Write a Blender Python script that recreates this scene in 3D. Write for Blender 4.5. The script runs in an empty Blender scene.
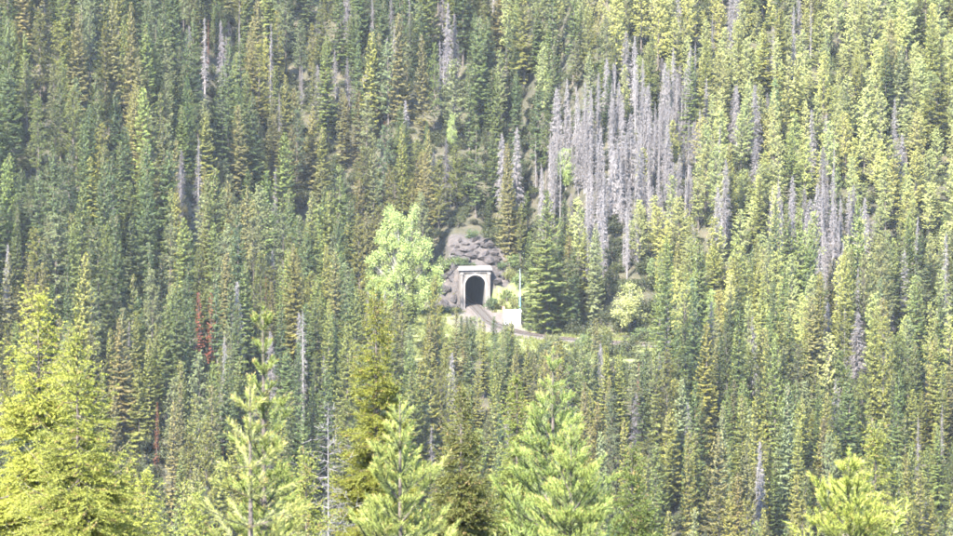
import bpy, math, random
import numpy as np
from mathutils import Vector, Matrix

RS = random.Random(7)
NR = np.random.default_rng(11)
SC = bpy.context.scene
COL = SC.collection
R = math.radians

# ------------------------------------------------------------------ camera
HFOV = R(15.0)
PITCH = R(-4.85)
PW, PH = 953.0, 536.0
FPX = PW / 2 / math.tan(HFOV / 2)
cam_d = bpy.data.cameras.new('camera')
cam = bpy.data.objects.new('camera', cam_d)
COL.objects.link(cam)
cam_d.sensor_fit = 'HORIZONTAL'
cam_d.angle = HFOV
cam_d.clip_start = 0.5
cam_d.clip_end = 6000
cam.location = (0, 0, 0)
cam.rotation_euler = (math.pi / 2 + PITCH, 0, 0)
cam_d.dof.use_dof = True
cam_d.dof.focus_distance = 740
cam_d.dof.aperture_fstop = 11.0
SC.camera = cam

# ------------------------------------------------------------------ sky, sun, exposure
SUN_ELEV = R(48)
SUN_AZ = R(-30)            # seen from the camera: behind it and to the left
to_sun = Vector((math.sin(SUN_AZ) * math.cos(SUN_ELEV), -math.cos(SUN_AZ) * math.cos(SUN_ELEV), math.sin(SUN_ELEV)))
world = bpy.data.worlds.new('World')
SC.world = world
world.use_nodes = True
wn = world.node_tree.nodes
wl = world.node_tree.links
wn.clear()
w_out = wn.new('ShaderNodeOutputWorld')
w_bg = wn.new('ShaderNodeBackground')
w_sky = wn.new('ShaderNodeTexSky')
w_sky.sky_type = 'NISHITA'
w_sky.sun_disc = False
w_sky.sun_elevation = SUN_ELEV
w_sky.sun_rotation = math.atan2(to_sun.x, to_sun.y)
w_sky.altitude = 1200
w_sky.air_density = 1.0
w_sky.dust_density = 1.0
wl.new(w_sky.outputs[0], w_bg.inputs[0])
w_bg.inputs[1].default_value = 0.15
wl.new(w_bg.outputs[0], w_out.inputs[0])
sun_d = bpy.data.lights.new('sun', 'SUN')
sun_d.energy = 4.8
sun_d.angle = R(0.53)
sun_d.color = (1.0, 0.955, 0.87)
sun = bpy.data.objects.new('sun', sun_d)
COL.objects.link(sun)
sun.rotation_euler = (-to_sun).to_track_quat('-Z', 'Y').to_euler()
vs = SC.view_settings
vs.view_transform = 'Standard'
vs.look = 'None'
vs.exposure = 3.52
vs.gamma = 1.0
vs.use_curve_mapping = False
SC.cycles.max_bounces = 5
SC.cycles.diffuse_bounces = 3
SC.cycles.transmission_bounces = 3
SC.cycles.volume_bounces = 0
SC.cycles.filter_width = 1.7
SC.cycles.use_adaptive_sampling = True
SC.cycles.adaptive_threshold = .02
SC.cycles.use_denoising = True
SC.cycles.denoiser = 'OPENIMAGEDENOISE'

CP, SP = math.cos(PITCH), math.sin(PITCH)


def proj(x, y, z):
    """world point -> photograph pixel and depth"""
    d = y * CP + z * SP
    u = -y * SP + z * CP
    return PW / 2 + FPX * x / d, PH / 2 - FPX * u / d, d


def ray_at(px, py, dist):
    """point on the photograph's ray at forward distance y = dist"""
    a = (px - PW / 2) / FPX
    b = (PH / 2 - py) / FPX
    d = np.array([a, CP - b * SP, SP + b * CP])
    return d * (dist / d[1])


# ------------------------------------------------------------------ terrain
BENCH = -74.0
PX0, PY0, PROT = -0.25, 770.0, R(8)
CU, SU = math.cos(PROT), math.sin(PROT)


def portal_local(x, y):
    dx, dy = x - PX0, y - PY0
    return dx * CU + dy * SU, -dx * SU + dy * CU


def sstep(a, b, v):
    t = np.clip((v - a) / (b - a), 0, 1)
    return t * t * (3 - 2 * t)


def bumps(x, y):
    return (np.sin(x * .043 + 1.3) * np.cos(y * .037 + .4) * 1.6 + np.sin(x * .11 + y * .07) * .55
            + np.sin(x * .021 - y * .029 + 2.) * 2.0 + np.sin(x * .27 + .6) * np.sin(y * .23) * .22)


FORE_Y = np.array([-400, -40, 0, 10, 35, 45, 60, 90, 140, 240, 330, 400, 470])
FORE_Z = np.array([22, -1.2, -1.8, -4.2, -14, -17.5, -22, -30, -48, -92, -121, -128, -128])
TRACK = np.array([(-0.25 - SU * -0 - 60 * -0.0, 770.0), (1.2, 755), (2.5, 740), (5.0, 727), (9.5, 714.5), (17, 704.5),
                  (27.6, 697), (42, 692), (61, 688), (84, 686), (120, 686), (170, 690)])


def ground(x, y):
    x = np.asarray(x, float)
    y = np.asarray(y, float)
    fore = np.interp(y, FORE_Y, FORE_Z)
    # railway bench and hillside on the side of the track
    toe = 772 - 66 * sstep(2, 30, x)
    u, v = portal_local(x, y)
    near = sstep(17, 9, np.abs(u))
    toe = toe * (1 - near) + (PY0 + 1.0 + np.maximum(0, u - 2.7) * -.9 + u * SU) * near
    r = y - toe
    easy = np.where(r < 10, r * .30, 3 + (r - 10) * .56)
    steep = np.where(r < 1.2, r / 1.2 * 7.8, np.where(r < 9, 7.8 + (r - 1.2) * .80, 14 + (r - 9) * .45))
    side = sstep(2.5, 7.5, np.abs(u))
    rise_side = np.where(r < 6, r * 1.15, np.where(r < 14, 6.9 + (r - 6) * .75, 12.9 + (r - 14) * .5))
    steep = steep * (1 - side) + rise_side * side
    rise = easy * (1 - near) + steep * near
    rise = np.where((np.abs(u) < 4.3) & (v < 2.4) & (v > -4), np.minimum(rise, 7.9), rise)
    rise = np.minimum(rise, 200 + rise * .12)
    bump = bumps(x, y)
    hill = BENCH + np.where(r > 0, rise + bump * sstep(2, 30, r), 0)
    edge = 674 - 8 * sstep(20, -30, x) - 4 * np.sin(x * .05)
    t = edge - y
    drop = np.where(t > 0, -np.minimum(t * .268, 54) + bump * sstep(4, 25, t) * .6, 0)
    zr = np.where(r > 0, hill, BENCH + drop)
    # spur that the tunnel enters
    zl = np.where(y < 886, -95 + .43 * (y - 596), 29.7 + .45 * (y - 886))
    zl = np.minimum(zl, 150 + .12 * zl)
    zl = np.maximum(zl, -128) + bump * 1.1
    w = sstep(-22, -98, x + np.clip(y - 790, 0, 200) * .3)
    z = zr * (1 - w) + zl * w
    k = sstep(380, 470, y)
    return fore * (1 - k) + z * k


def g1(x, y):
    return float(ground(np.array([x]), np.array([y]))[0])


def g_many(P):
    return ground(P[:, 0], P[:, 1])


TT = np.linspace(0, len(TRACK) - 1, 12 * (len(TRACK) - 1) + 1)


def catmull(P, ts):
    out = []
    n = len(P)
    for t in ts:
        i = min(int(t), n - 2)
        f = t - i
        p0, p1, p2, p3 = P[max(i - 1, 0)], P[i], P[i + 1], P[min(i + 2, n - 1)]
        out.append(.5 * ((2 * p1) + (-p0 + p2) * f + (2 * p0 - 5 * p1 + 4 * p2 - p3) * f * f + (-p0 + 3 * p1 - 3 * p2 + p3) * f ** 3))
    return np.array(out)


INSIDE = np.array([(PX0 - SU * v, PY0 + CU * v) for v in (55, 40, 25, 12)])
LINE = np.vstack([INSIDE, catmull(TRACK, TT)])


def track_dist(x, y):
    d = np.full(np.shape(x), 1e9)
    for a, b in zip(LINE[3:-1], LINE[4:]):
        ab = b - a
        t = np.clip(((x - a[0]) * ab[0] + (y - a[1]) * ab[1]) / (ab @ ab), 0, 1)
        d = np.minimum(d, np.hypot(x - a[0] - t * ab[0], y - a[1] - t * ab[1]))
    return d


# ------------------------------------------------------------------ object helpers
def link(o, parent=None):
    COL.objects.link(o)
    if parent is not None:
        o.parent = parent
    return o


def mesh_from(name, verts, faces, mats=(), smooth=False, midx=None, attr=None):
    me = bpy.data.meshes.new(name)
    me.from_pydata([tuple(v) for v in verts], [], [tuple(f) for f in faces])
    for m in mats:
        me.materials.append(m)
    if midx is not None:
        me.polygons.foreach_set('material_index', np.asarray(midx, np.int32))
    if smooth:
        me.polygons.foreach_set('use_smooth', np.ones(len(me.polygons), bool))
    if attr is not None:
        a = me.attributes.new('leaf', 'FLOAT_VECTOR', 'POINT')
        a.data.foreach_set('vector', np.asarray(attr, np.float32).ravel())
    me.update()
    return me


def mesh_tris(name, tri, mats, midx=None, attr=None):
    """fast mesh from an (n,3,3) array of loose triangles"""
    tri = np.asarray(tri, np.float32)
    n = len(tri)
    me = bpy.data.meshes.new(name)
    me.vertices.add(n * 3)
    me.vertices.foreach_set('co', tri.reshape(-1))
    me.loops.add(n * 3)
    me.loops.foreach_set('vertex_index', np.arange(n * 3, dtype=np.int32))
    me.polygons.add(n)
    me.polygons.foreach_set('loop_start', np.arange(0, n * 3, 3, dtype=np.int32))
    for m in mats:
        me.materials.append(m)
    if midx is not None:
        me.polygons.foreach_set('material_index', np.asarray(midx, np.int32))
    if attr is not None:
        a = me.attributes.new('leaf', 'FLOAT_VECTOR', 'POINT')
        a.data.foreach_set('vector', np.asarray(attr, np.float32).reshape(-1))
    me.update(calc_edges=True)
    return me


def tag(o, label=None, cat=None, group=None, kind=None):
    if label:
        o['label'] = label
    if cat:
        o['category'] = cat
    if group:
        o['group'] = group
    if kind:
        o['kind'] = kind
    return o


def empty(name, loc, rz=0.0):
    o = bpy.data.objects.new(name, None)
    o.empty_display_size = .5
    o.location = loc
    o.rotation_euler = (0, 0, rz)
    return link(o)


def part(name, me, parent=None, loc=(0, 0, 0), rot=(0, 0, 0)):
    o = bpy.data.objects.new(name, me)
    o.location = loc
    o.rotation_euler = rot
    return link(o, parent)


class MB:
    def __init__(s):
        s.v, s.f = [], []

    def add(s, vs_, fs):
        k = len(s.v)
        s.v += [tuple(map(float, v)) for v in vs_]
        s.f += [tuple(i + k for i in f) for f in fs]
        return s

    def box(s, x0, x1, y0, y1, z0, z1, ch=0.0):
        if ch <= 0:
            s.add([(x0, y0, z0), (x1, y0, z0), (x1, y1, z0), (x0, y1, z0), (x0, y0, z1), (x1, y0, z1), (x1, y1, z1), (x0, y1, z1)],
                  [(3, 2, 1, 0), (4, 5, 6, 7), (0, 1, 5, 4), (1, 2, 6, 5), (2, 3, 7, 6), (3, 0, 4, 7)])
        else:
            import bmesh
            bm = bmesh.new()
            bmesh.ops.create_cube(bm, size=1)
            for v in bm.verts:
                v.co = ((x0 + x1) / 2 + v.co.x * (x1 - x0), (y0 + y1) / 2 + v.co.y * (y1 - y0), (z0 + z1) / 2 + v.co.z * (z1 - z0))
            bmesh.ops.bevel(bm, geom=list(bm.edges), offset=ch, segments=2, affect='EDGES')
            bm.verts.index_update()
            s.add([v.co[:] for v in bm.verts], [[v.index for v in f.verts] for f in bm.faces])
            bm.free()
        return s

    def tube(s, pts, radii, n=8, cap=True):
        pts = [Vector(p) for p in pts]
        rings = []
        for i, p in enumerate(pts):
            d = (pts[min(i + 1, len(pts) - 1)] - pts[max(i - 1, 0)]).normalized()
            a = d.cross(Vector((0, 1, 0)) if abs(d.y) < .9 else Vector((1, 0, 0))).normalized()
            b = d.cross(a)
            rings.append([p + (a * math.cos(2 * math.pi * k / n) + b * math.sin(2 * math.pi * k / n)) * radii[i] for k in range(n)])
        vs_ = [v for r_ in rings for v in r_]
        fs = [(i * n + k, i * n + (k + 1) % n, (i + 1) * n + (k + 1) % n, (i + 1) * n + k) for i in range(len(pts) - 1) for k in range(n)]
        if cap:
            fs += [tuple(range(n))[::-1], tuple(range((len(pts) - 1) * n, len(pts) * n))]
        return s.add(vs_, fs)

    def mesh(s, name, mat, smooth=False):
        return mesh_from(name, s.v, s.f, [mat], smooth)

    def build(s, name, mat, parent=None, smooth=False, loc=(0, 0, 0)):
        return part(name, s.mesh(name, mat, smooth), parent, loc)


# ------------------------------------------------------------------ materials
class Mat:
    def __init__(s, name):
        s.m = bpy.data.materials.new(name)
        s.m.use_nodes = True
        s.n = s.m.node_tree.nodes
        s.l = s.m.node_tree.links
        s.n.clear()
        s.out = s.n.new('ShaderNodeOutputMaterial')

    def node(s, t, **kw):
        nd = s.n.new(t)
        for k, v in kw.items():
            setattr(nd, k, v)
        return nd

    def put(s, sock, v):
        if hasattr(v, 'is_output'):
            s.l.new(v, sock)
        else:
            sock.default_value = v

    def noise(s, scale, detail=4, rough=.6, vec=None):
        nd = s.node('ShaderNodeTexNoise')
        nd.inputs['Scale'].default_value = scale
        nd.inputs['Detail'].default_value = detail
        nd.inputs['Roughness'].default_value = rough
        if vec is None:
            g = s.node('ShaderNodeNewGeometry')
            vec = g.outputs['Position']
        s.l.new(vec, nd.inputs['Vector'])
        return nd.outputs[0]

    def ramp(s, fac, stops):
        nd = s.node('ShaderNodeValToRGB')
        el = nd.color_ramp.elements
        while len(el) < len(stops):
            el.new(.5)
        for e, (p, c) in zip(el, stops):
            e.position = p
            e.color = (*c, 1) if len(c) == 3 else c
        s.l.new(fac, nd.inputs[0])
        return nd.outputs[0]

    def mix(s, fac, a, b, mode='MIX'):
        nd = s.node('ShaderNodeMix', data_type='RGBA', blend_type=mode)
        s.put(nd.inputs[0], fac)
        for sock, v in ((nd.inputs[6], a), (nd.inputs[7], b)):
            s.put(sock, (*v, 1) if isinstance(v, tuple) and len(v) == 3 else v)
        return nd.outputs[2]

    def math(s, op, a, b=0.0):
        nd = s.node('ShaderNodeMath', operation=op)
        s.put(nd.inputs[0], a)
        s.put(nd.inputs[1], b)
        return nd.outputs[0]

    def principled(s, col, rough=.85, bump=None, metal=0.0, strength=.5, dist=.1, spec=.3):
        p = s.node('ShaderNodeBsdfPrincipled')
        s.put(p.inputs['Base Color'], (*col, 1) if isinstance(col, tuple) and len(col) == 3 else col)
        s.put(p.inputs['Roughness'], rough)
        p.inputs['Metallic'].default_value = metal
        p.inputs['Specular IOR Level'].default_value = spec
        if bump is not None:
            b = s.node('ShaderNodeBump')
            b.inputs['Strength'].default_value = strength
            b.inputs['Distance'].default_value = dist
            s.l.new(bump, b.inputs['Height'])
            s.l.new(b.outputs[0], p.inputs['Normal'])
        s.l.new(p.outputs[0], s.out.inputs[0])
        return s.m


def leaf_material(name, tip, brown, trans=.35, fixed=None, rough=.6):
    """needles: the tree's own tint, paler new growth (leaf.x), brown cones and dead twigs (leaf.y), random lightness (leaf.z)"""
    s = Mat(name)
    if fixed is None:
        a = s.node('ShaderNodeAttribute', attribute_type='INSTANCER', attribute_name='tint')
        base = a.outputs['Color']
    else:
        base = (*fixed, 1)
    v = s.node('ShaderNodeAttribute', attribute_type='GEOMETRY', attribute_name='leaf')
    sep = s.node('ShaderNodeSeparateXYZ')
    s.l.new(v.outputs['Vector'], sep.inputs[0])
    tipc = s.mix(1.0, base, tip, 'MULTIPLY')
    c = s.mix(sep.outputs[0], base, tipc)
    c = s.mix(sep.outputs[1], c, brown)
    k = s.node('ShaderNodeMapRange')
    s.l.new(sep.outputs[2], k.inputs[0])
    k.inputs[3].default_value = .62
    k.inputs[4].default_value = 1.38
    vm = s.node('ShaderNodeVectorMath', operation='SCALE')
    s.l.new(c, vm.inputs[0])
    s.l.new(k.outputs[0], vm.inputs['Scale'])
    d = s.node('ShaderNodeBsdfPrincipled')
    s.l.new(vm.outputs[0], d.inputs['Base Color'])
    d.inputs['Roughness'].default_value = rough
    d.inputs['Specular IOR Level'].default_value = .25
    t = s.node('ShaderNodeBsdfTranslucent')
    s.l.new(vm.outputs[0], t.inputs[0])
    mx = s.node('ShaderNodeMixShader')
    mx.inputs[0].default_value = trans
    s.l.new(d.outputs[0], mx.inputs[1])
    s.l.new(t.outputs[0], mx.inputs[2])
    s.l.new(mx.outputs[0], s.out.inputs[0])
    return s.m


M = {}
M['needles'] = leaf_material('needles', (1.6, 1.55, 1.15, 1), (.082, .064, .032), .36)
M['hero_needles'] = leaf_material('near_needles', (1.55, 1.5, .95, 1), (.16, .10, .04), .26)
M['leaves'] = leaf_material('leaves', (1.3, 1.25, 1.0, 1), (.16, .14, .05), .45)
M['twigs'] = leaf_material('dead_twigs', (1.25, 1.2, 1.15, 1), (.12, .075, .05), .05)

s = Mat('bark')
M['bark'] = s.principled(s.ramp(s.noise(3.0), [(.3, (0.0275, 0.0220, 0.0182)), (.7, (0.0715, 0.0578, 0.0468))]), .95, s.noise(9.), strength=.6)
s = Mat('dead_bark')
M['dead_bark'] = s.principled(s.ramp(s.noise(2.2), [(.3, (0.0638, 0.0570, 0.0553)), (.7, (0.1275, 0.1148, 0.1105))]), .95, s.noise(9.), strength=.6)
s = Mat('pale_bark')
M['pale_bark'] = s.principled(s.ramp(s.noise(4.0), [(.35, (0.0640, 0.0600, 0.0480)), (.65, (0.1440, 0.1360, 0.1120))]), .9)

s = Mat('forest_ground')
ga = s.node('ShaderNodeAttribute', attribute_type='GEOMETRY', attribute_name='cover')
gs = s.node('ShaderNodeSeparateXYZ')
s.l.new(ga.outputs['Vector'], gs.inputs[0])
fl = s.ramp(s.noise(.35, 6), [(.3, (.014, .014, .008)), (.5, (.024, .022, .011)), (.7, (.04, .032, .02))])
gr = s.ramp(s.noise(.6, 5), [(.3, (.06, .075, .022)), (.55, (.095, .105, .035)), (.75, (.14, .12, .06))])
gv = s.ramp(s.noise(1.4, 6), [(.25, (0.0404, 0.0321, 0.0271)), (.6, (0.0663, 0.0544, 0.0474)), (.8, (0.0906, 0.0781, 0.0697))])
rk = s.ramp(s.noise(.9, 7, .7), [(.25, (.014, .012, .011)), (.5, (.032, .027, .025)), (.75, (.062, .050, .044))])
edge_n = s.math('MULTIPLY', s.math('SUBTRACT', s.noise(.5, 5), .5), 1.3)


def edged(i):
    a = s.math('ADD', gs.outputs[i], edge_n)
    nd = s.node('ShaderNodeMapRange')
    s.l.new(a, nd.inputs[0])
    nd.inputs[1].default_value = .35
    nd.inputs[2].default_value = .65
    return nd.outputs[0]


c = s.mix(edged(0), fl, gr)
c = s.mix(edged(2), c, rk)
c = s.mix(edged(1), c, gv)
M['ground'] = s.principled(c, .95, s.noise(1.6, 8, .7), strength=.7, dist=.4)

s = Mat('concrete')
st = s.noise(.55, 6, .65)
tc = s.node('ShaderNodeTexCoord')
mp = s.node('ShaderNodeMapping')
mp.inputs['Scale'].default_value = (2.6, 2.6, .22)
s.l.new(tc.outputs['Object'], mp.inputs[0])
streak = s.noise(1.0, 5, .7, mp.outputs[0])
cc = s.ramp(st, [(.3, (0.0584, 0.0499, 0.0446)), (.6, (0.1063, 0.0945, 0.0860))])
cc = s.mix(s.ramp(streak, [(.48, (0, 0, 0)), (.66, (.75, .75, .75))]), cc, (.03, .026, .023))
M['concrete'] = s.principled(cc, .9, s.noise(3., 8), strength=.4)
s = Mat('concrete_coping')
M['coping'] = s.principled(s.ramp(s.noise(.8, 6), [(.3, (0.0829, 0.0714, 0.0649)), (.65, (0.1530, 0.1363, 0.1250))]), .9, s.noise(3., 8), strength=.4)
s = Mat('tunnel_soot')
M['soot'] = s.principled(s.ramp(s.noise(.8, 5), [(.3, (.03, .028, .027)), (.7, (.06, .056, .052))]), .95, s.noise(2.), strength=.5)
s = Mat('rock')
M['rock'] = s.principled(s.ramp(s.noise(.7, 8, .7), [(.25, (0.0102, 0.0085, 0.0093)), (.5, (0.0255, 0.0221, 0.0221)), (.75, (0.0553, 0.0467, 0.0442))]), .95, s.noise(2.2, 9, .75), strength=1.0, dist=.35)
s = Mat('warm_rock')
M['warm_rock'] = s.principled(s.ramp(s.noise(.8, 8, .7), [(.25, (0.0098, 0.0081, 0.0084)), (.5, (0.0257, 0.0214, 0.0207)), (.75, (0.0521, 0.0422, 0.0388))]), .95, s.noise(2.2, 9, .75), strength=1.0, dist=.35)
s = Mat('ballast')
M['ballast'] = s.principled(s.ramp(s.noise(3.5, 7, .75), [(.3, (0.0347, 0.0271, 0.0237)), (.55, (0.0578, 0.0474, 0.0422)), (.75, (0.0809, 0.0694, 0.0624))]), .95, s.noise(6., 6, .8), strength=1., dist=.15)
s = Mat('rail_steel')
M['rail'] = s.principled(s.ramp(s.noise(1.5), [(.4, (0.0440, 0.0320, 0.0260)), (.6, (0.0720, 0.0560, 0.0480))]), .55, metal=.4)
s = Mat('sleeper_wood')
M['tie'] = s.principled(s.ramp(s.noise(2.5), [(.3, (0.0256, 0.0218, 0.0192)), (.7, (0.0512, 0.0448, 0.0400))]), .95)
s = Mat('white_painted_steel')
M['white'] = s.principled(s.ramp(s.noise(.9), [(.3, (.66, .66, .66)), (.6, (.78, .78, .79))]), .5)
s = Mat('grey_painted_steel')
M['greypaint'] = s.principled(s.ramp(s.noise(2.), [(.3, (.36, .37, .38)), (.7, (.46, .47, .48))]), .5)
s = Mat('pole_steel')
M['pole'] = s.principled(s.ramp(s.noise(1.2), [(.3, (0.3060, 0.3655, 0.3995)), (.7, (0.4250, 0.4845, 0.5100))]), .45, metal=.2)
s = Mat('pole_blue')
M['poleblue'] = s.principled(s.ramp(s.noise(1.2), [(.3, (0.0850, 0.2295, 0.3060)), (.7, (0.1360, 0.3060, 0.3825))]), .5)
s = Mat('weathered_post')
M['post'] = s.principled(s.ramp(s.noise(3.), [(.3, (.16, .07, .05)), (.7, (.26, .13, .09))]), .9)

# ------------------------------------------------------------------ ground sheet


def lines(spec):
    out = []
    for a, b, st_ in spec:
        out += list(np.arange(a, b - 1e-6, st_))
    out.append(spec[-1][1])
    return np.array(out)


GX = lines([(-900, -240, 40), (-240, -60, 9), (-60, -16, 2.2), (-16, 16, .7), (16, 60, 2.0), (60, 150, 4.5), (150, 270, 12), (270, 900, 42)])
GY = lines([(-300, 0, 30), (0, 140, 7), (140, 500, 18), (500, 660, 6), (660, 700, 1.6), (700, 756, 2.0), (756, 790, .7), (790, 830, 3), (830, 960, 8), (960, 1200, 20), (1200, 2000, 60)])
XX, YY = np.meshgrid(GX, GY)
ZZ = ground(XX, YY)
U_, V_ = portal_local(XX, YY)
rough = NR.normal(0, 1, XX.shape)
cut_zone = sstep(20, 10, np.abs(U_)) * sstep(.5, 3, YY - (PY0 - 2)) * sstep(32, 14, V_)
ZZ = ZZ + rough * .28 * cut_zone * (np.abs(U_) > 4.0)
nx_, ny_ = len(GX), len(GY)
idx = np.arange(nx_ * ny_).reshape(ny_, nx_)
quads = np.stack([idx[:-1, :-1], idx[:-1, 1:], idx[1:, 1:], idx[1:, :-1]], -1).reshape(-1, 4)
cx = (XX[:-1, :-1] + XX[1:, 1:]) / 2
cy = (YY[:-1, :-1] + YY[1:, 1:]) / 2
cu, cv = portal_local(cx, cy)
keep = ~((np.abs(cu) < 2.65) & (cv > .25) & (cv < 2.3))
quads = quads[keep.reshape(-1)]
td = track_dist(XX, YY)
flat = (np.abs(ZZ - BENCH) < .25) & (YY > 640) & (YY < 800) & (XX > -26)
APX, APY = XX - 3.0, YY - 742
apron = np.clip(1.35 - np.hypot(APX / 9.5, APY / 25), 0, 1)
gravel = np.clip(np.maximum(np.clip(1.6 - td / 3.6, 0, 1), apron) * flat, 0, 1)
gravel = np.maximum(gravel, np.clip(1.1 - np.hypot((XX + 5) / 5, (YY - 758) / 10), 0, 1) * flat)
grassy = np.clip(flat * 1.0 + np.clip(1.1 - np.abs(YY - 676) / 7, 0, 1) * (XX > -8), 0, 1)
grassy = np.maximum(grassy, sstep(9, 4, np.abs(U_ - 7.5)) * sstep(-2, 2, YY - 752) * sstep(776, 770, YY))
rocky = sstep(8.0, 4.5, np.abs(U_ - 1.5)) * sstep(.2, 1.5, V_) * sstep(17, 11, V_)
rocky = np.maximum(rocky, sstep(9.5, 7.5, np.abs(U_ + 1.5)) * sstep(.2, 1., V_) * sstep(6, 4, V_))
me = mesh_from('ground', np.stack([XX, YY, ZZ], -1).reshape(-1, 3), quads, [M['ground']], True)
a_ = me.attributes.new('cover', 'FLOAT_VECTOR', 'POINT')
a_.data.foreach_set('vector', np.stack([grassy, gravel, rocky], -1).astype(np.float32).ravel())
tag(part('ground', me), 'forest floor sloping down from the viewpoint and up the far hillside', 'ground', kind='structure')

# ------------------------------------------------------------------ tunnel portal
OW, OH, SPR = 2.2, 7.1, 4.9      # half width, crown, spring line
por = empty('tunnel_portal', (PX0, PY0, BENCH), PROT)
tag(por, 'pale concrete railway tunnel portal with a dark arched opening below a rock cut', 'tunnel portal')


def arch(n=18, hw=OW, top=OH, spr=SPR):
    return [(-hw, 0.0)] + [(-hw * math.cos(math.pi * k / n), spr + (top - spr) * math.sin(math.pi * k / n)) for k in range(n + 1)] + [(hw, 0.0)]


def headwall(y0, y1, hw, top):
    ins = arch()
    n = len(ins)
    outp = []
    for (u, z) in ins:
        if z <= 0.001:
            outp.append((math.copysign(hw, u), 0))
        elif z <= SPR + .01:
            outp.append((math.copysign(hw, u), z))
        else:
            f = (z - SPR) / (OH - SPR)
            ang = math.atan2(z - SPR, u)
            uu = u / OW
            outp.append((max(-hw, min(hw, uu * hw * 1.35)), SPR + (top - SPR) * min(1, f * 1.35)))
    b = MB()
    vs_ = []
    for yy in (y0, y1):
        vs_ += [(u, yy, z) for u, z in ins] + [(u, yy, z) for u, z in outp]
    fs = []
    for i in range(n - 1):
        fs += [(i, i + 1, n + i + 1, n + i), (2 * n + i + 1, 2 * n + i, 3 * n + i, 3 * n + i + 1)]
        fs += [(i + 1, i, 2 * n + i, 2 * n + i + 1), (n + i, n + i + 1, 3 * n + i + 1, 3 * n + i)]
    b.add(vs_, fs)
    return b


headwall(0.0, 2.0, 3.05, 7.62).build('headwall', M['concrete'], por)
# arch ring, proud of the wall
b = MB()
ai, ao = arch(hw=OW + .003, top=OH + .003), arch(hw=OW + .42, top=OH + .42)
n = len(ai)
b.add([(u, -.07, z) for u, z in ai] + [(u, -.07, z) for u, z in ao] + [(u, .02, z) for u, z in ao] + [(u, .02, z) for u, z in ai],
      [(i, n + i, n + i + 1, i + 1) for i in range(n - 1)] + [(n + i, 2 * n + i, 2 * n + i + 1, n + i + 1) for i in range(n - 1)]
      + [(i + 1, 3 * n + i + 1, 3 * n + i, i) for i in range(n - 1)])
b.build('arch_ring', M['coping'], por)
MB().box(-.28, .28, -.16, .01, OH - .02, OH + .5, .03).build('keystone', M['coping'], por)
for sx in (-1, 1):
    u0, u1 = sorted((sx * 2.63, sx * 3.22))
    p_ = MB().box(u0, u1, -.28, 1.9, -.4, 7.25, .04).build('pilaster', M['concrete'], por)
    MB().box(u0 - .07, u1 + .07, -.36, .4, 7.252, 7.62, .04).build('capital', M['coping'], p_)
MB().box(-3.35, 3.35, -.2, 1.95, 7.622, 8.15, .03).build('frieze', M['concrete'], por)
cp = MB().box(-3.62, 3.62, -.5, 2.05, 8.152, 8.55, .06).build('cornice', M['coping'], por)
MB().box(-3.45, 3.45, -.32, 1.9, 8.552, 8.95, .05).build('parapet', M['coping'], por)
# lining
b = MB()
ln = [(-OW - .005, -.5)] + arch(hw=OW + .005, top=OH + .005)[0:] + [(OW + .005, -.5)]
n = len(ln)
vv, ff = [], []
ys = [.35, 2, 5, 10, 20, 35, 60]
for y_ in ys:
    vv += [(u, y_, z) for u, z in ln]
for k in range(len(ys) - 1):
    ff += [(k * n + i, (k + 1) * n + i, (k + 1) * n + i + 1, k * n + i + 1) for i in range(n - 1)]
ff.append(tuple(range((len(ys) - 1) * n, len(ys) * n)))
b.add(vv, ff)
b.build('tunnel_lining', M['soot'], por)

# ------------------------------------------------------------------ railway track
tan = np.gradient(LINE, axis=0)
tan /= np.linalg.norm(tan, axis=1)[:, None]
nrm = np.stack([-tan[:, 1], tan[:, 0]], -1)


def sweep(offs, z):
    vs_, fs = [], []
    k = len(offs)
    for i in range(len(LINE)):
        for o_, zz in zip(offs, z):
            p = LINE[i] + nrm[i] * o_
            vs_.append((p[0], p[1], BENCH + zz))
    for i in range(len(LINE) - 1):
        for j in range(k - 1):
            fs.append((i * k + j, i * k + j + 1, (i + 1) * k + j + 1, (i + 1) * k + j))
    return vs_, fs


v_, f_ = sweep([-2.15, -1.75, 1.75, 2.15], [-.3, .32, .32, -.3])
tag(part('trackbed', mesh_from('trackbed', v_, f_, [M['ballast']])), 'pale crushed stone bed curving out of the tunnel along the bench', 'track bed', kind='structure')
trk = empty('railway_track', (float(LINE[4][0]), float(LINE[4][1]), BENCH + .32))
tag(trk, 'single railway track curving out of the tunnel on a pale gravel bed', 'railway track')
off = np.array([LINE[4][0], LINE[4][1], BENCH + .32])
for sgn in (-1, 1):
    v_, f_ = sweep([sgn * .7175 - .035, sgn * .7175 - .035, sgn * .7175 + .035, sgn * .7175 + .035], [.45, .63, .63, .45])
    part('rail', mesh_from('rail', np.array(v_) - off, f_, [M['rail']]), trk)
seg = np.linalg.norm(np.diff(LINE, axis=0), axis=1)
cum = np.r_[0, np.cumsum(seg)]
b = MB()
for s_ in np.arange(0, cum[-1], .62):
    p = np.array([np.interp(s_, cum, LINE[:, 0]), np.interp(s_, cum, LINE[:, 1])])
    t_ = np.array([np.interp(s_, cum, tan[:, 0]), np.interp(s_, cum, tan[:, 1])])
    nn = np.array([-t_[1], t_[0]])
    cs = [p + nn * a + t_ * q for a, q in ((-1.3, -.11), (1.3, -.11), (1.3, .11), (-1.3, .11))]
    b.add([(c_[0] - off[0], c_[1] - off[1], .0) for c_ in cs] + [(c_[0] - off[0], c_[1] - off[1], .13) for c_ in cs],
          [(4, 5, 6, 7), (0, 1, 5, 4), (1, 2, 6, 5), (2, 3, 7, 6), (3, 0, 4, 7)])
tag(b.build('sleepers', M['tie'], trk), kind='stuff')

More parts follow.
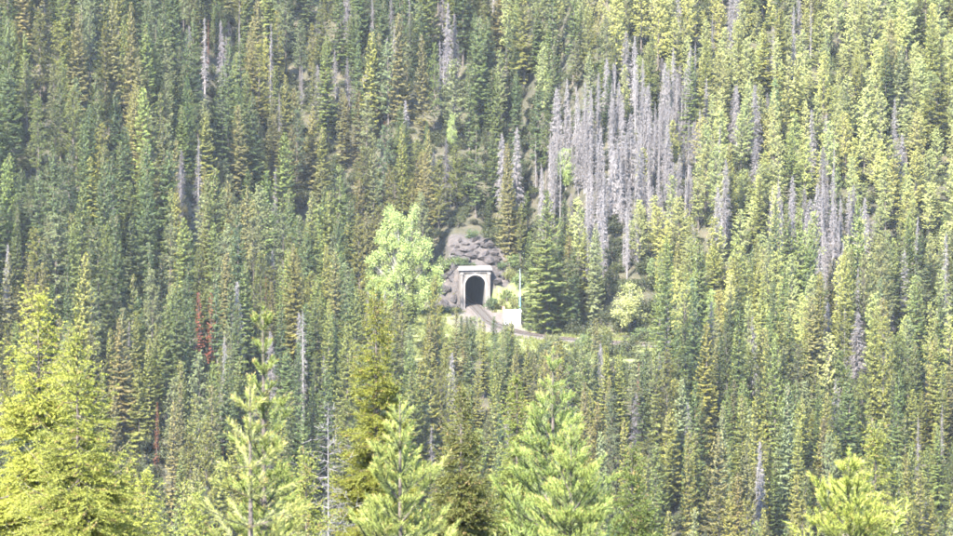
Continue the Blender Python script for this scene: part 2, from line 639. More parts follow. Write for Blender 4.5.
# ------------------------------------------------------------------ equipment shed, mast, post
bx, by = 7.3, 735.0
shed = empty('equipment_shed', (bx, by, BENCH), R(6))
tag(shed, 'small white railway equipment shed on gravel beside the tall mast', 'shed')
MB().box(-1.75, 1.75, -1.35, 1.35, -.1, .22).build('plinth', M['coping'], shed)
MB().box(-1.6, 1.6, -1.2, 1.2, .22, 2.75, .02).build('wall', M['white'], shed)
b = MB()
b.add([(-1.72, -1.34, 2.752), (1.72, -1.34, 2.752), (1.72, 1.34, 2.752), (-1.72, 1.34, 2.752), (-1.72, -1.34, 2.86), (1.72, -1.34, 2.86), (1.72, 1.34, 2.86), (-1.72, 1.34, 2.86), (-1.72, 0, 3.12), (1.72, 0, 3.12)],
      [(3, 2, 1, 0), (0, 1, 5, 4), (2, 3, 7, 6), (4, 5, 9, 8), (6, 7, 8, 9), (1, 2, 6, 9, 5), (3, 0, 4, 8, 7)])
b.build('roof', M['white'], shed)
dr = MB().box(-.95, 0.0, -1.245, -1.19, .3, 2.35, .01).build('door', M['greypaint'], shed)
MB().box(-.16, -.08, -1.30, -1.246, 1.25, 1.4).build('handle', M['pole'], dr)
vt = MB().box(.55, 1.15, -1.24, -1.19, 1.7, 2.2, .01).build('vent', M['greypaint'], shed)
for k in range(5):
    MB().box(.6, 1.1, -1.27, -1.241, 1.75 + k * .085, 1.80 + k * .085).build('louvre', M['white'], vt)

mx_, my_ = 8.9, 738.0
mast = empty('signal_mast', (mx_, my_, BENCH))
tag(mast, 'tall thin pale blue mast standing beside the white equipment shed', 'mast')
MB().box(-.4, .4, -.4, .4, -.1, .35, .03).build('footing', M['coping'], mast)
MB().tube([(0, 0, .35), (0, 0, 5.6)], [.13, .12], 10).build('lower_pole', M['poleblue'], mast)
MB().tube([(0, 0, 5.6), (0, 0, 10.4)], [.085, .06], 10).build('upper_pole', M['pole'], mast)
MB().box(-.14, .14, -.12, .12, 5.5, 5.75, .02).build('collar', M['pole'], mast)
MB().tube([(0, 0, 10.4), (0, 0, 11.3)], [.03, .02], 6).build('antenna', M['pole'], mast)

sp = empty('signpost', (4.75 - .6, 742.0, BENCH))
sp.location.x = 5.6
tag(sp, 'short rusty red post with a small plate standing left of the white shed', 'post')
MB().tube([(0, 0, -.2), (0, 0, 3.0)], [.09, .08], 8).build('post', M['post'], sp)
MB().box(-.28, .28, -.12, -.08, 2.3, 3.1, .01).build('plate', M['post'], sp)

# ------------------------------------------------------------------ rock cut


def rock_mesh(seed, mat):
    import bmesh
    rr = np.random.default_rng(seed)
    bm = bmesh.new()
    bmesh.ops.create_icosphere(bm, subdivisions=2, radius=1)
    dirs = rr.normal(size=(9, 3))
    dirs /= np.linalg.norm(dirs, axis=1)[:, None]
    cut = rr.uniform(.32, .72, 9)
    for v in bm.verts:
        p = np.array(v.co)
        for d, c_ in zip(dirs, cut):
            q = p @ d
            if q > c_:
                p = p - d * (q - c_) * .92
        p += rr.normal(0, .025, 3)
        v.co = p
    me = bpy.data.meshes.new('rock')
    bm.to_mesh(me)
    bm.free()
    me.materials.append(mat)
    return me


rocks_d = [rock_mesh(k, M['rock']) for k in range(6)]
rocks_w = [rock_mesh(k + 30, M['warm_rock']) for k in range(6)]


def rock_face(name, label, spots, meshes, seed):
    rr = random.Random(seed)
    x0, y0 = spots[0][0], spots[0][1]
    root = empty(name, (x0, y0, g1(x0, y0)))
    tag(root, label, 'rock face')
    for (x, y, sx, sz) in spots:
        o = part('rock', rr.choice(meshes), root)
        z = g1(x, y)
        o.location = (x - x0, y - y0, z - g1(x0, y0) + sz * .05)
        o.scale = (sx, sx * rr.uniform(.7, 1.0), sz)
        o.rotation_euler = (rr.uniform(-.35, .35), rr.uniform(-.3, .3), rr.uniform(0, 6.28))
    return root


rr = random.Random(4)
sp_l = [(PX0 - u, PY0 + v, rr.uniform(1.1, 2.1), rr.uniform(1.0, 2.0)) for u, v in
        [(4.6, .8), (5.8, 1.6), (4.9, 2.4), (6.6, 2.2), (5.4, 3.4), (7.4, 3.4), (6.4, 4.4), (4.4, 3.6), (8.3, 2.4), (8.0, 4.8), (5.5, 5.2), (7.0, 5.9), (9.4, 3.8), (4.5, 5.4), (5.1, .2), (6.4, .6)]]
rock_face('rock_cut', 'dark jagged rock face left of the tunnel portal', sp_l, rocks_d, 3)
sp_t = [(PX0 + u, PY0 + v, rr.uniform(1.0, 2.2), rr.uniform(.6, 1.1)) for u, v in
        [(-2.2, 5.2), (-.5, 5.6), (1.4, 5.4), (3.2, 5.8), (2.2, 6.8), (4.2, 6.6), (.4, 7.2), (3.4, 8.0), (4.6, 8.4), (1.8, 9.0), (3.8, 9.6), (2.6, 10.4), (.6, 9.6), (-1.4, 7.4), (-.2, 8.4), (-3.4, 6.0), (-2.9, 7.4), (-3.9, 8.2), (-1.2, 6.3), (-2.2, 9.2), (-.6, 10.4), (-3.2, 10.0), (1.6, 10.9), (-4.4, 6.9), (-4.8, 9.0)]]
rock_face('rock_outcrop', 'brown rocky outcrop with loose stones above the tunnel portal', sp_t, rocks_w, 5)
sp_r = [(PX0 + u, PY0 + v, rr.uniform(.6, 1.1), rr.uniform(.6, 1.1)) for u, v in
        [(4.4, 1.2), (5.2, 2.4), (4.6, 3.2), (6.0, 3.6), (4.2, -.2)]]
rock_face('rock_cut', 'small brown rock face between the tunnel portal and green bank', sp_r, rocks_w, 8)

# ------------------------------------------------------------------ tree geometry


class Tri:
    """loose triangles with a leaf attribute (new growth, brown, lightness)"""

    def __init__(s, seed):
        s.r = np.random.default_rng(seed)
        s.t, s.a = [], []

    def sprays(s, base, dr_, length, width, tip=0.0, brown=0.0, face=None, jit=.4):
        """one pointed triangle per base point"""
        base = np.asarray(base, float)
        n = len(base)
        if n == 0:
            return
        dr_ = dr_ / np.maximum(np.linalg.norm(dr_, axis=1), 1e-6)[:, None]
        rnd = s.r.normal(size=(n, 3))
        if face is not None:
            rnd = rnd * jit + face
        sd = np.cross(dr_, rnd)
        sd /= np.maximum(np.linalg.norm(sd, axis=1), 1e-6)[:, None]
        L = np.broadcast_to(length, (n,))[:, None]
        W = np.broadcast_to(width, (n,))[:, None]
        mid = base + dr_ * L * .35
        s.t.append(np.stack([base, mid + sd * W * .5, base + dr_ * L], 1))
        s.t.append(np.stack([base, base + dr_ * L, mid - sd * W * .5], 1))
        li = s.r.uniform(0, 1, n)
        at = np.stack([np.broadcast_to(tip, (n,)), np.broadcast_to(brown, (n,)), li], -1)
        at = np.repeat(at[:, None, :], 3, 1)
        s.a += [at, at]

    def needles(s, p0, p1, per, nlen, width, ang, tip, brown=0.0):
        p0, p1 = np.asarray(p0, float), np.asarray(p1, float)
        if len(p0) == 0:
            return
        L = np.linalg.norm(p1 - p0, axis=1)
        cnt = np.maximum(1, np.round(L * per).astype(int))
        i = np.repeat(np.arange(len(p0)), cnt)
        n = len(i)
        t = s.r.uniform(0, 1, n)[:, None]
        ax = ((p1 - p0) / np.maximum(L, 1e-6)[:, None])[i]
        pr = np.cross(ax, s.r.normal(size=(n, 3)))
        pr /= np.maximum(np.linalg.norm(pr, axis=1), 1e-6)[:, None]
        g_ = np.clip(s.r.normal(ang, .15, n), .1, 1.5)[:, None]
        d = ax * np.cos(g_) + pr * np.sin(g_)
        base = p0[i] + (p1 - p0)[i] * t
        sd = np.cross(d, s.r.normal(size=(n, 3)))
        sd /= np.maximum(np.linalg.norm(sd, axis=1), 1e-6)[:, None]
        ln_ = nlen * s.r.uniform(.75, 1.2, n)[:, None]
        s.t.append(np.stack([base - sd * width * .5, base + sd * width * .5, base + d * ln_], 1))
        tp = np.broadcast_to(tip, (len(p0),))[i]
        bw = np.broadcast_to(brown, (len(p0),))[i]
        at = np.stack([tp, bw, s.r.uniform(0, 1, n)], -1)
        s.a.append(np.repeat(at[:, None, :], 3, 1))

    def sticks(s, p0, p1, r0, r1, li=None):
        """three-sided tapered sticks"""
        p0, p1 = np.asarray(p0, float), np.asarray(p1, float)
        n = len(p0)
        if n == 0:
            return
        ax = p1 - p0
        ax /= np.maximum(np.linalg.norm(ax, axis=1), 1e-6)[:, None]
        a = np.cross(ax, s.r.normal(size=(n, 3)))
        a /= np.maximum(np.linalg.norm(a, axis=1), 1e-6)[:, None]
        b = np.cross(ax, a)
        r0 = np.broadcast_to(r0, (n,))[:, None]
        r1 = np.broadcast_to(r1, (n,))[:, None]
        at = np.stack([s.r.uniform(0, .6, n), np.zeros(n), s.r.uniform(0, 1, n)], -1)
        at = np.repeat(at[:, None, :], 3, 1)
        for k in range(3):
            c0, s0 = math.cos(2.0944 * k), math.sin(2.0944 * k)
            c1, s1 = math.cos(2.0944 * (k + 1)), math.sin(2.0944 * (k + 1))
            A, B = p0 + (a * c0 + b * s0) * r0, p0 + (a * c1 + b * s1) * r0
            C, D = p1 + (a * c1 + b * s1) * r1, p1 + (a * c0 + b * s0) * r1
            s.t += [np.stack([A, B, C], 1), np.stack([A, C, D], 1)]
            s.a += [at, at]

    def arrays(s):
        return np.concatenate(s.t), np.concatenate(s.a)


def trunk_tris(H, r, rr_, n=6, lean=.004, top=1.0, kink=0.0):
    """tapered trunk as loose triangles"""
    zs = np.linspace(-1.2, H * top, 7)
    ph = rr_.uniform(0, 6.28)
    cxy = [(math.cos(ph) * lean * H * (max(z, 0) / H) ** 2 + kink * math.sin(z * .7 + ph), math.sin(ph) * lean * H * (max(z, 0) / H) ** 2) for z in zs]
    rad = [r * (1 - .94 * max(z, 0) / H) * (1.25 if z < .5 else 1) for z in zs]
    t = []
    for i in range(6):
        for k in range(n):
            a0, a1 = 2 * math.pi * k / n, 2 * math.pi * (k + 1) / n
            P = [(cxy[j][0] + rad[j] * math.cos(a), cxy[j][1] + rad[j] * math.sin(a), zs[j]) for j, a in ((i, a0), (i, a1), (i + 1, a1), (i + 1, a0))]
            t += [(P[0], P[1], P[2]), (P[0], P[2], P[3])]
    return np.array(t)


def far_spruce(seed, H=24., Rm=2.6, start=.08, cones=0.0, dens=1.0, shag=1.0, taper=.75, thin=0.0):
    """one unit tree: branch whorls carrying drooping sprays of needles"""
    rr_ = np.random.default_rng(seed)
    T = Tri(seed + 1)
    z = H * start
    bases, dirs, lens, wid, tips, brn = [], [], [], [], [], []
    ecc = rr_.uniform(0, 6.28)
    while z < H * .995:
        t = z / H
        prof = (1 - t) ** taper
        low = min(1.0, .55 + (t - start) * 3.2)
        Lr = Rm * prof * low
        nb = max(4, int(round((4.4 + 3.2 * (1 - t)) * dens)))
        step = .34 + .46 * (1 - t) + .16 * rr_.random()
        gap = rr_.random() < .08 + thin
        az0 = rr_.uniform(0, 6.283)
        for k in range(nb):
            az = az0 + 6.283 * k / nb + rr_.normal(0, .25)
            if rr_.random() < .05 + thin:
                continue
            L = Lr * rr_.uniform(.66, 1.18) * (1 + .15 * math.cos(az - ecc)) * (.55 if gap else 1)
            L = max(L, .14 + .06 * rr_.random())
            el = R(40) * t ** 2.2 - R(24) * (1 - t) ** .8 + rr_.normal(0, .09)
            ns = max(2, int(L / .13))
            z0 = z + rr_.uniform(-.12, .12)
            f = np.linspace(.12 if L > 1 else .05, 1, ns)
            out_ = f * L
            zz = z0 + out_ * math.tan(el) + (.20 * L * f ** 2.4 - .10 * L * np.sin(f * 3.14)) * (1 - t * .7)
            ca, sa = math.cos(az), math.sin(az)
            P = np.stack([ca * out_, sa * out_, zz], -1)
            wv = (1 - f * .6) * min(L, 2.6) * .40 + .16
            for sg in (-1, 1):
                bases.append(P + rr_.normal(0, .03, P.shape))
                dd = np.stack([ca * .7 - sg * sa * .75 + 0 * f, sa * .7 + sg * ca * .75 + 0 * f, -.22 * shag + 0 * f + rr_.normal(0, .14, ns)], -1)
                dirs.append(dd)
                lens.append(wv * rr_.uniform(.75, 1.2, ns))
                wid.append(np.full(ns, .15) + .05 * wv)
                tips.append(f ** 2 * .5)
                brn.append(np.where(rr_.random(ns) < .05, .5, 0.0) * (1 - t))
            # hanging sprays below the branch and the tip
            h_ = slice(0, ns, 2)
            bases.append(P[h_])
            m_ = len(P[h_])
            dirs.append(np.stack([np.full(m_, ca * .6), np.full(m_, sa * .6), -.85 * shag + rr_.normal(0, .3, m_)], -1))
            lens.append(.28 + .30 * rr_.random(m_) * shag)
            wid.append(np.full(m_, .20))
            tips.append(f[h_] * .25)
            brn.append(np.zeros(m_))
            bases.append(P[-1:])
            dirs.append(np.array([[ca, sa, .35 + t]]))
            lens.append(np.array([.36 + .1 * prof]))
            wid.append(np.array([.19]))
            tips.append(np.array([.9]))
            brn.append(np.zeros(1))
            if cones and t > 1 - cones * 1.1:
                m = int(2 + 3 * rr_.random())
                q = P[rr_.integers(0, ns, m)] + rr_.normal(0, .1, (m, 3))
                bases.append(q)
                dirs.append(np.tile([ca * .3, sa * .3, -1.0], (m, 1)) + rr_.normal(0, .2, (m, 3)))
                lens.append(np.full(m, .30))
                wid.append(np.full(m, .17))
                tips.append(np.zeros(m))
                brn.append(np.full(m, .9))
        z += step
    bases.append(np.array([[0, 0, H * .97], [0, 0, H * .985]]))
    dirs.append(np.array([[0.02, 0, 1], [0, .03, 1.0]]))
    lens.append(np.array([.9, .6]))
    wid.append(np.array([.12, .16]))
    tips.append(np.array([.8, .6]))
    brn.append(np.zeros(2))
    bb = np.concatenate(bases)
    fc = np.stack([bb[:, 0], bb[:, 1], 0 * bb[:, 0]], -1)
    fc = fc / np.maximum(np.linalg.norm(fc, axis=1), .3)[:, None] * .65 + np.array([0, 0, .75])
    T.sprays(bb, np.concatenate(dirs), np.concatenate(lens), np.concatenate(wid), np.concatenate(tips), np.concatenate(brn), fc, .30)
    return T.arrays(), trunk_tris(H, H * .0095 + .05, rr_)


def far_pine(seed, H=20., Rm=1.75, start=.42, dens=1.0):
    """slim pine: bare lower trunk, ascending branches ending in round needle tufts"""
    rr_ = np.random.default_rng(seed)
    T = Tri(seed + 1)
    z = H * start
    B, D, Ls, W, TP, BR = [], [], [], [], [], []
    sk0, sk1 = [], []
    while z < H * .985:
        t = (z / H - start) / (1 - start)
        Lr = Rm * (min(1, .55 + t * 1.6) * (1 - t) ** .6 + .05)
        nb = max(4, int(round(rr_.uniform(4.4, 6.8) * dens)))
        for k in range(nb):
            az = rr_.uniform(0, 6.283)
            L = Lr * rr_.uniform(.45, 1.2)
            ca, sa = math.cos(az), math.sin(az)
            el = R(12) + R(38) * t + rr_.normal(0, .12)
            nt = max(2, int(L / .36))
            for f in np.linspace(.35, 1, nt):
                o_ = f * L
                p = np.array([ca * o_, sa * o_, z + o_ * math.tan(el) + rr_.normal(0, .08)]) + rr_.normal(0, .09, 3) * (L > .5)
                m = 18
                rd = rr_.normal(size=(m, 3))
                rd /= np.linalg.norm(rd, axis=1)[:, None]
                rd += np.array([ca * .45, sa * .45, .75])
                B.append(np.tile(p, (m, 1)) - rd * .06)
                D.append(rd)
                Ls.append(rr_.uniform(.26, .46, m))
                W.append(np.full(m, .14))
                TP.append(np.clip(rd[:, 2] * .45 * f, 0, .9))
                BR.append(np.where(rr_.random(m) < .04, .5, 0))
            sk0.append([0, 0, z])
            sk1.append([ca * L, sa * L, z + L * math.tan(el)])
        z += rr_.uniform(.38, .72)
    bb = np.concatenate(B)
    fc = np.stack([bb[:, 0], bb[:, 1], 0 * bb[:, 0]], -1)
    fc = fc / np.maximum(np.linalg.norm(fc, axis=1), .3)[:, None] * .65 + np.array([0, 0, .75])
    T.sprays(bb, np.concatenate(D), np.concatenate(Ls), np.concatenate(W), np.concatenate(TP), np.concatenate(BR), fc, .5)
    # dead lower branch stubs
    TK = Tri(seed + 3)
    for q in range(16):
        zz = H * rr_.uniform(.12, start + .05)
        az = rr_.uniform(0, 6.28)
        L = rr_.uniform(.5, 1.4)
        sk0.append([0, 0, zz])
        sk1.append([math.cos(az) * L, math.sin(az) * L, zz - .1 * L])
    TK.sticks(sk0, sk1, .035, .012)
    return T.arrays(), np.concatenate([trunk_tris(H, H * .0085 + .04, rr_, lean=.012), TK.arrays()[0]])


def far_dead(seed, H=20., Rm=1.35, fuzz=1.0, top=1.0):
    """standing dead conifer: grey trunk with dense drooping bare twigs"""
    rr_ = np.random.default_rng(seed)
    T = Tri(seed + 1)
    a0, a1, b0, b1 = [], [], [], []
    z = H * .14
    while z < H * .985:
        t = z / H
        Lr = Rm * min(1, .5 + t * 1.5) * (1 - t) ** .6
        for k in range(int(3 + 3 * fuzz)):
            az = rr_.uniform(0, 6.283)
            L = max(.12, Lr * rr_.uniform(.35, 1.2))
            ca, sa = math.cos(az), math.sin(az)
            el = -R(22) * (1 - t) + R(10) * t + rr_.normal(0, .18)
            p = np.array([0, 0, z + rr_.uniform(-.15, .15)])
            e = p + np.array([ca * L, sa * L, L * math.tan(el)])
            a0.append(p)
            a1.append(e)
            m = int((3 + L * 9) * fuzz)
            for q in range(m):
                f = rr_.uniform(.15, 1)
                s_ = p + (e - p) * f
                d = np.array([ca * .35, sa * .35, -.75]) + rr_.normal(0, .38, 3)
                b0.append(s_)
                b1.append(s_ + d * rr_.uniform(.2, .62) * (.5 + .5 * L))
        z += rr_.uniform(.24, .40)
    T.sticks(a0, a1, .036, .014)
    d = np.array(b1) - np.array(b0)
    T.sprays(np.array(b0), d, np.linalg.norm(d, axis=1), .058, T.r.uniform(0, .8, len(b0)), np.where(T.r.random(len(b0)) < .1, .35, 0))
    return T.arrays(), trunk_tris(H, H * .0085 + .05, rr_, top=top)


def far_broadleaf(seed, H=12., Rm=3.2, start=.18, n=70, leafs=60, lsize=.34, lobes=None):
    """broadleaf: limbs reaching clumps of leaves spread through an uneven crown"""
    rr_ = np.random.default_rng(seed)
    T = Tri(seed + 1)
    W = Tri(seed + 2)
    lobes = lobes or [(0, 0, H * .6, Rm, H * .42)]
    C = []
    for i in range(n):
        lx, ly, lz, lr, lh = lobes[i % len(lobes)]
        d = rr_.normal(size=3)
        d /= np.linalg.norm(d)
        q = rr_.uniform(.35, 1.0) ** .6
        C.append([lx + d[0] * lr * q * rr_.uniform(.8, 1.1), ly + d[1] * lr * q, lz + d[2] * lh * q])
    C = np.array(C)
    B, D = [], []
    for c_ in C:
        m = int(leafs * rr_.uniform(.6, 1.3))
        rd = rr_.normal(size=(m, 3))
        B.append(c_ + rd * np.array([.42, .42, .46]) * rr_.uniform(.7, 1.25) * Rm * .26)
        D.append(rd * .6 + rr_.normal(size=(m, 3)) * .6 + np.array([0, 0, -.1]))
    B, D = np.concatenate(B), np.concatenate(D)
    nn_ = len(B)
    T.sprays(B, D, T.r.uniform(.75, 1.3, nn_) * lsize, T.r.uniform(.6, .9, nn_) * lsize, T.r.uniform(0, 1, nn_) ** 2, np.where(T.r.random(nn_) < .02, .6, 0))
    s0, s1 = [], []
    for c_ in C[::2]:
        k = np.array([c_[0] * .2, c_[1] * .2, max(H * start, c_[2] * .55)])
        s0 += [np.array([0, 0, k[2] * .75]), k]
        s1 += [k, c_]
    W.sticks(s0, s1, H * .006 + .02, .02)
    return T.arrays(), np.concatenate([trunk_tris(H * .8, H * .011 + .06, rr_), W.arrays()[0]])


PROTO = {}


def add_proto(kind, gen, crown_mat, bark, **kw):
    (ct, ca_), tt = gen(**kw)
    H = kw.get('H')
    crown = mesh_tris(kind + '_crown', ct, [crown_mat], attr=ca_)
    trunk = mesh_tris(kind + '_trunk', tt, [bark])
    both = mesh_tris(kind + '_whole', np.concatenate([ct, tt]), [crown_mat, bark], midx=np.r_[np.zeros(len(ct)), np.ones(len(tt))],
                     attr=np.concatenate([ca_, np.full((len(tt), 3, 3), .5)]))
    wid = np.percentile(np.hypot(ct[:, :, 0], ct[:, :, 1]), 90)
    PROTO.setdefault(kind, []).append(dict(H=H, crown=crown, trunk=trunk, both=both, w=float(wid), start=kw.get('start', .1)))


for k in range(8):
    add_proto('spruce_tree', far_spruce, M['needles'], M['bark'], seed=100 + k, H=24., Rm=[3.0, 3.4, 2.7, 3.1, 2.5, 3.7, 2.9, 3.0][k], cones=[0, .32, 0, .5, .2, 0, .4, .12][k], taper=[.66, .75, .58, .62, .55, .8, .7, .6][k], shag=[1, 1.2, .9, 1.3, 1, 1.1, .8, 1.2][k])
for k in range(2):
    add_proto('spruce_tree', far_spruce, M['needles'], M['bark'], seed=150 + k, H=24., Rm=[2.2, 3.3][k], cones=[.1, .25][k], taper=[.45, .5][k], shag=1.35, thin=[.22, .14][k], start=.15)
for k in range(6):
    add_proto('fir_tree', far_spruce, M['needles'], M['bark'], seed=200 + k, H=22., Rm=[2.1, 2.4, 1.9, 2.3, 1.75, 2.6][k], cones=[.15, 0, .3, 0, .2, 0][k], taper=[.58, .65, .52, .6, .52, .7][k], shag=.8, dens=1.0, thin=[0, 0, .06, 0, .1, 0][k])
for k in range(8):
    add_proto('pine_tree', far_pine, M['needles'], M['bark'], seed=300 + k, H=20., Rm=[2.5, 2.8, 2.2, 2.7, 2.4, 3.1, 2.1, 2.6][k], start=[.26, .22, .32, .18, .3, .15, .36, .24][k])
for k in range(7):
    add_proto('dead_tree', far_dead, M['twigs'], M['dead_bark'], seed=400 + k, H=20., Rm=[1.5, 1.75, 1.2, 1.6, .9, 2.0, 1.35][k], fuzz=[1.2, 1.5, .8, 1.4, .5, 1.7, 1.1][k])
for k in range(3):
    add_proto('dying_tree', far_spruce, M['needles'], M['bark'], seed=500 + k, H=20., Rm=[1.0, 1.2, 1.1][k], taper=.55, thin=.14, dens=.8)
for k in range(3):
    add_proto('aspen_tree', far_broadleaf, M['leaves'], M['pale_bark'], seed=600 + k, H=12., Rm=2.6, n=80, leafs=60, lsize=.26, start=.1, lobes=[(0, 0, 7.0, 2.1, 4.6), (.9, .3, 5.0, 2.2, 3.6), (-1.1, -.3, 4.4, 2.1, 3.4)])
for k in range(4):
    add_proto('shrub', far_broadleaf, M['leaves'], M['bark'], seed=700 + k, H=2.6, Rm=1.5, start=.05, n=26, leafs=40, lsize=.2, lobes=[(0, 0, 1.0, 1.3, .9), (.7, .2, .9, .8, .8)])
add_proto('cottonwood_tree', far_broadleaf, M['leaves'], M['pale_bark'], seed=811, H=23., Rm=3.4, n=330, leafs=150, lsize=.28,
          lobes=[(-1.0, 0, 14.0, 2.6, 8.2), (1.8, .5, 15.5, 2.1, 7.4), (-4.6, .3, 12.5, 2.2, 7.2), (4.6, -.4, 10.5, 2.2, 7.0), (0, -1, 6.5, 5.6, 4.4), (-2.9, .6, 16.4, 1.7, 6.0), (6.9, .4, 6.4, 1.8, 4.2), (-6.6, 0, 8.0, 1.7, 4.4), (.8, -1.5, 11.0, 3.0, 4.5), (-3.5, -1.0, 5.0, 2.6, 3.4), (3.6, -1.0, 4.6, 2.6, 3.2)])

# ------------------------------------------------------------------ forest layout
TINTS = {  # species colours; left-slope shade and right-slope sun are partly mixed into the greens
    'dark green': (.034, .046, .014), 'blue green': (.035, .048, .017), 'olive': (.080, .080, .018), 'mid green': (.057, .069, .018),
    'brownish': (.070, .063, .023), 'pale green': (.178, .188, .072), 'yellow green': (.192, .195, .060), 'grey': (.082, .075, .075),
    'dark grey': (.062, .056, .060), 'rusty red': (.078, .030, .018), 'rust bright': (.105, .032, .020), 'lime green': (.165, .205, .072), 'grey green': (.090, .101, .046),
}
TREES = []   # dict(kind, x, y, z, H, w, proto, tint name, tint, explicit label or None)


def add_tree(kind, x, y, H, tint, proto=None, wide=1.0, label=None, jitter=.20, name=None, group=None, z=None):
    pi = RS.randrange(len(PROTO[kind])) if proto is None else proto
    pr = PROTO[kind][pi]
    k = RS.gauss(1, jitter)
    wv = RS.gauss(0, jitter * .28) * (kind != 'dead_tree')
    base = TINTS[tint]
    tc_ = (max(.012, base[0] * (k + wv)), max(.012, base[1] * k), max(.008, base[2] * (k - wv * .5)))
    s_ = H / pr['H']
    sw = (s_ * .55 + .45) * wide * RS.uniform(.78, 1.24)
    TREES.append(dict(kind=kind, x=x, y=y, z=(g1(x, y) if z is None else z) - .15, H=H, sw=sw, sz=s_, p=pi, tn=tint, tint=tc_, label=label, rot=0.0 if kind == 'cottonwood_tree' else RS.uniform(0, 6.28), w=pr['w'] * sw, start=pr['start'], name=name, group=group))


def by_apex(px, py, H, lo=520., hi=930.):
    """ground position of a tree of height H whose top shows at a pixel (the ray meets the ground raised by H)"""
    ys_ = np.arange(lo, hi, .5)
    P = ray_at(px, py, 1.0)[None, :] * ys_[:, None]
    d = P[:, 2] - H - ground(P[:, 0], ys_)
    below = np.nonzero(d < 0)[0]
    i = int(below[0]) if len(below) else int(np.argmin(np.abs(d)))
    return float(P[i, 0]), float(ys_[i])


def on_bench(px, py):
    d = ray_at(px, py, 1.0)
    k = BENCH / d[2]
    return d[0] * k, d[1] * k


EXPL = []
SHOW = []   # trees the photograph shows clear of others: pixel of the top, distance, half width, height kept clear


def explicit(kind, px, py, H, tint, label, base=None, lo=520, wide=1.0, proto=None):
    if base is not None:
        x, y = on_bench(*base)
    else:
        x, y = by_apex(px, py, H, lo)
    add_tree(kind, x, y, H, tint, proto, wide, label, .05)
    EXPL.append((x, y, 1.6))
    tq = proj(x, y, g1(x, y) + H)
    SHOW.append((tq[0], tq[1], y, 13 if label else 5, (min(H * .55 / y * FPX, 75) if kind != 'aspen_tree' or base else 25) if label else 12))


explicit('spruce_tree', 545, 198, 28.5, 'mid green', 'big broad green spruce beside the curving track, right of the white shed', base=(546, 335), wide=1.25, proto=5)
explicit('spruce_tree', 571, 245, 17.5, 'blue green', 'dark blue green spruce beside the big broad spruce near the track', base=(571, 334.5), wide=1.15, proto=1)
explicit('spruce_tree', 558, 222, 23, 'mid green', 'green spruce partly hidden behind the big broad spruce on its right side', base=(559, 332), wide=1.0, proto=0)
explicit('spruce_tree', 590, 232, 21, 'grey green', 'pale green spruce between the dark blue green spruce and pale broadleaf tree', base=(594, 333), wide=.95, proto=7)
explicit('spruce_tree', 530, 225, 20, 'mid green', 'slim green spruce between the pale mast and the big broad spruce', base=(531, 330), wide=.8, proto=2)
explicit('cottonwood_tree', 398, 200, 24.5, 'lime green', 'large bright lime cottonwood with several lobes left of the tunnel portal', base=(402, 317))
EXPL.append((-15.8, 752, 6))
explicit('spruce_tree', 413, 254, 15.5, 'mid green', 'dark green spruce standing in front of the bright lime cottonwood', base=(413, 327), wide=.85, proto=0)
explicit('aspen_tree', 628, 275, 11.5, 'pale green', 'round pale green broadleaf tree behind the track, right of the big spruce', base=(629, 338), wide=1.55)
explicit('aspen_tree', 452, 112, 9, 'lime green', 'tiny bright lime broadleaf tree high above the tunnel', wide=.7)
explicit('aspen_tree', 566, 148, 9, 'lime green', 'small bright green broadleaf tree at the foot of the grey snags')
explicit('aspen_tree', 712, 282, 11, 'lime green', 'bright green broadleaf tree low on the sunlit slope, right of centre', wide=.7)
explicit('dead_tree', 858, 312, 14, 'grey', 'lone bushy grey snag low in the right forest', wide=1.35, proto=5, lo=560)
explicit('dead_tree', 303, 308, 20, 'grey', 'bare pale dead tree with open side branches left of the golden spruce', proto=4, wide=1.5, lo=560)
explicit('dead_tree', 637, 392, 13, 'dark grey', 'dark grey bushy snag below the thin rusty tree', wide=1.2, lo=540, proto=5)
explicit('dying_tree', 199, 292, 13, 'rust bright', 'left one of two rusty red dying conifers in the left forest', wide=1.0, lo=560, proto=0)
explicit('dying_tree', 211, 292, 14, 'rust bright', 'right and brighter one of two rusty red dying conifers in the left forest', wide=1.0, lo=560, proto=2)
explicit('dying_tree', 637, 362, 12, 'rusty red', 'thin rusty dying conifer above the dark grey snag', wide=.5, lo=540)
explicit('dying_tree', 156, 402, 12, 'rusty red', 'thin rusty red dying conifer above the spruce tops at lower left', wide=.55, lo=540)
explicit('dying_tree', 208, 20, 12, 'rusty red', 'thin rusty dying conifer near the upper edge, left of centre', wide=.5)
explicit('dying_tree', 265, 276, 12, 'rusty red', 'thin rusty topped conifer above the bright near pine', wide=.45, lo=560)
explicit('pine_tree', 938, 84, 15, 'olive', 'big round olive pine high on the right hillside', wide=1.9, proto=5)
explicit('spruce_tree', 886, 42, 17, 'dark green', 'dark spruce standing out on the pale upper right hillside', wide=.8)
explicit('spruce_tree', 240, 105, 21, 'brownish', 'broad brownish spruce among green ones on the upper left hillside', wide=1.1, proto=3)
explicit('spruce_tree', 204, 112, 20, 'olive', 'broad rounded olive spruce on the upper left hillside', wide=1.2, proto=5)
explicit('spruce_tree', 398, 14, 26, 'brownish', 'tall brown tipped spruce beside the dark grey snags near the upper edge', wide=1.0, proto=3)
explicit('spruce_tree', 424, 34, 25, 'brownish', 'brown tipped spruce right of the tallest brown tipped one', wide=.95, proto=6)
explicit('spruce_tree', 524, 0, 22, 'olive', 'olive spruce by the upper edge above the tunnel gully', wide=1.0)
explicit('pine_tree', 55, 216, 21, 'grey green', 'pale grey green feathery pine on the left hillside', wide=1.5, proto=3)
explicit('pine_tree', 480, 318, 9, 'pale green', 'small pale conifer in front of the gravel by the tunnel mouth', base=None, wide=.7, lo=560)
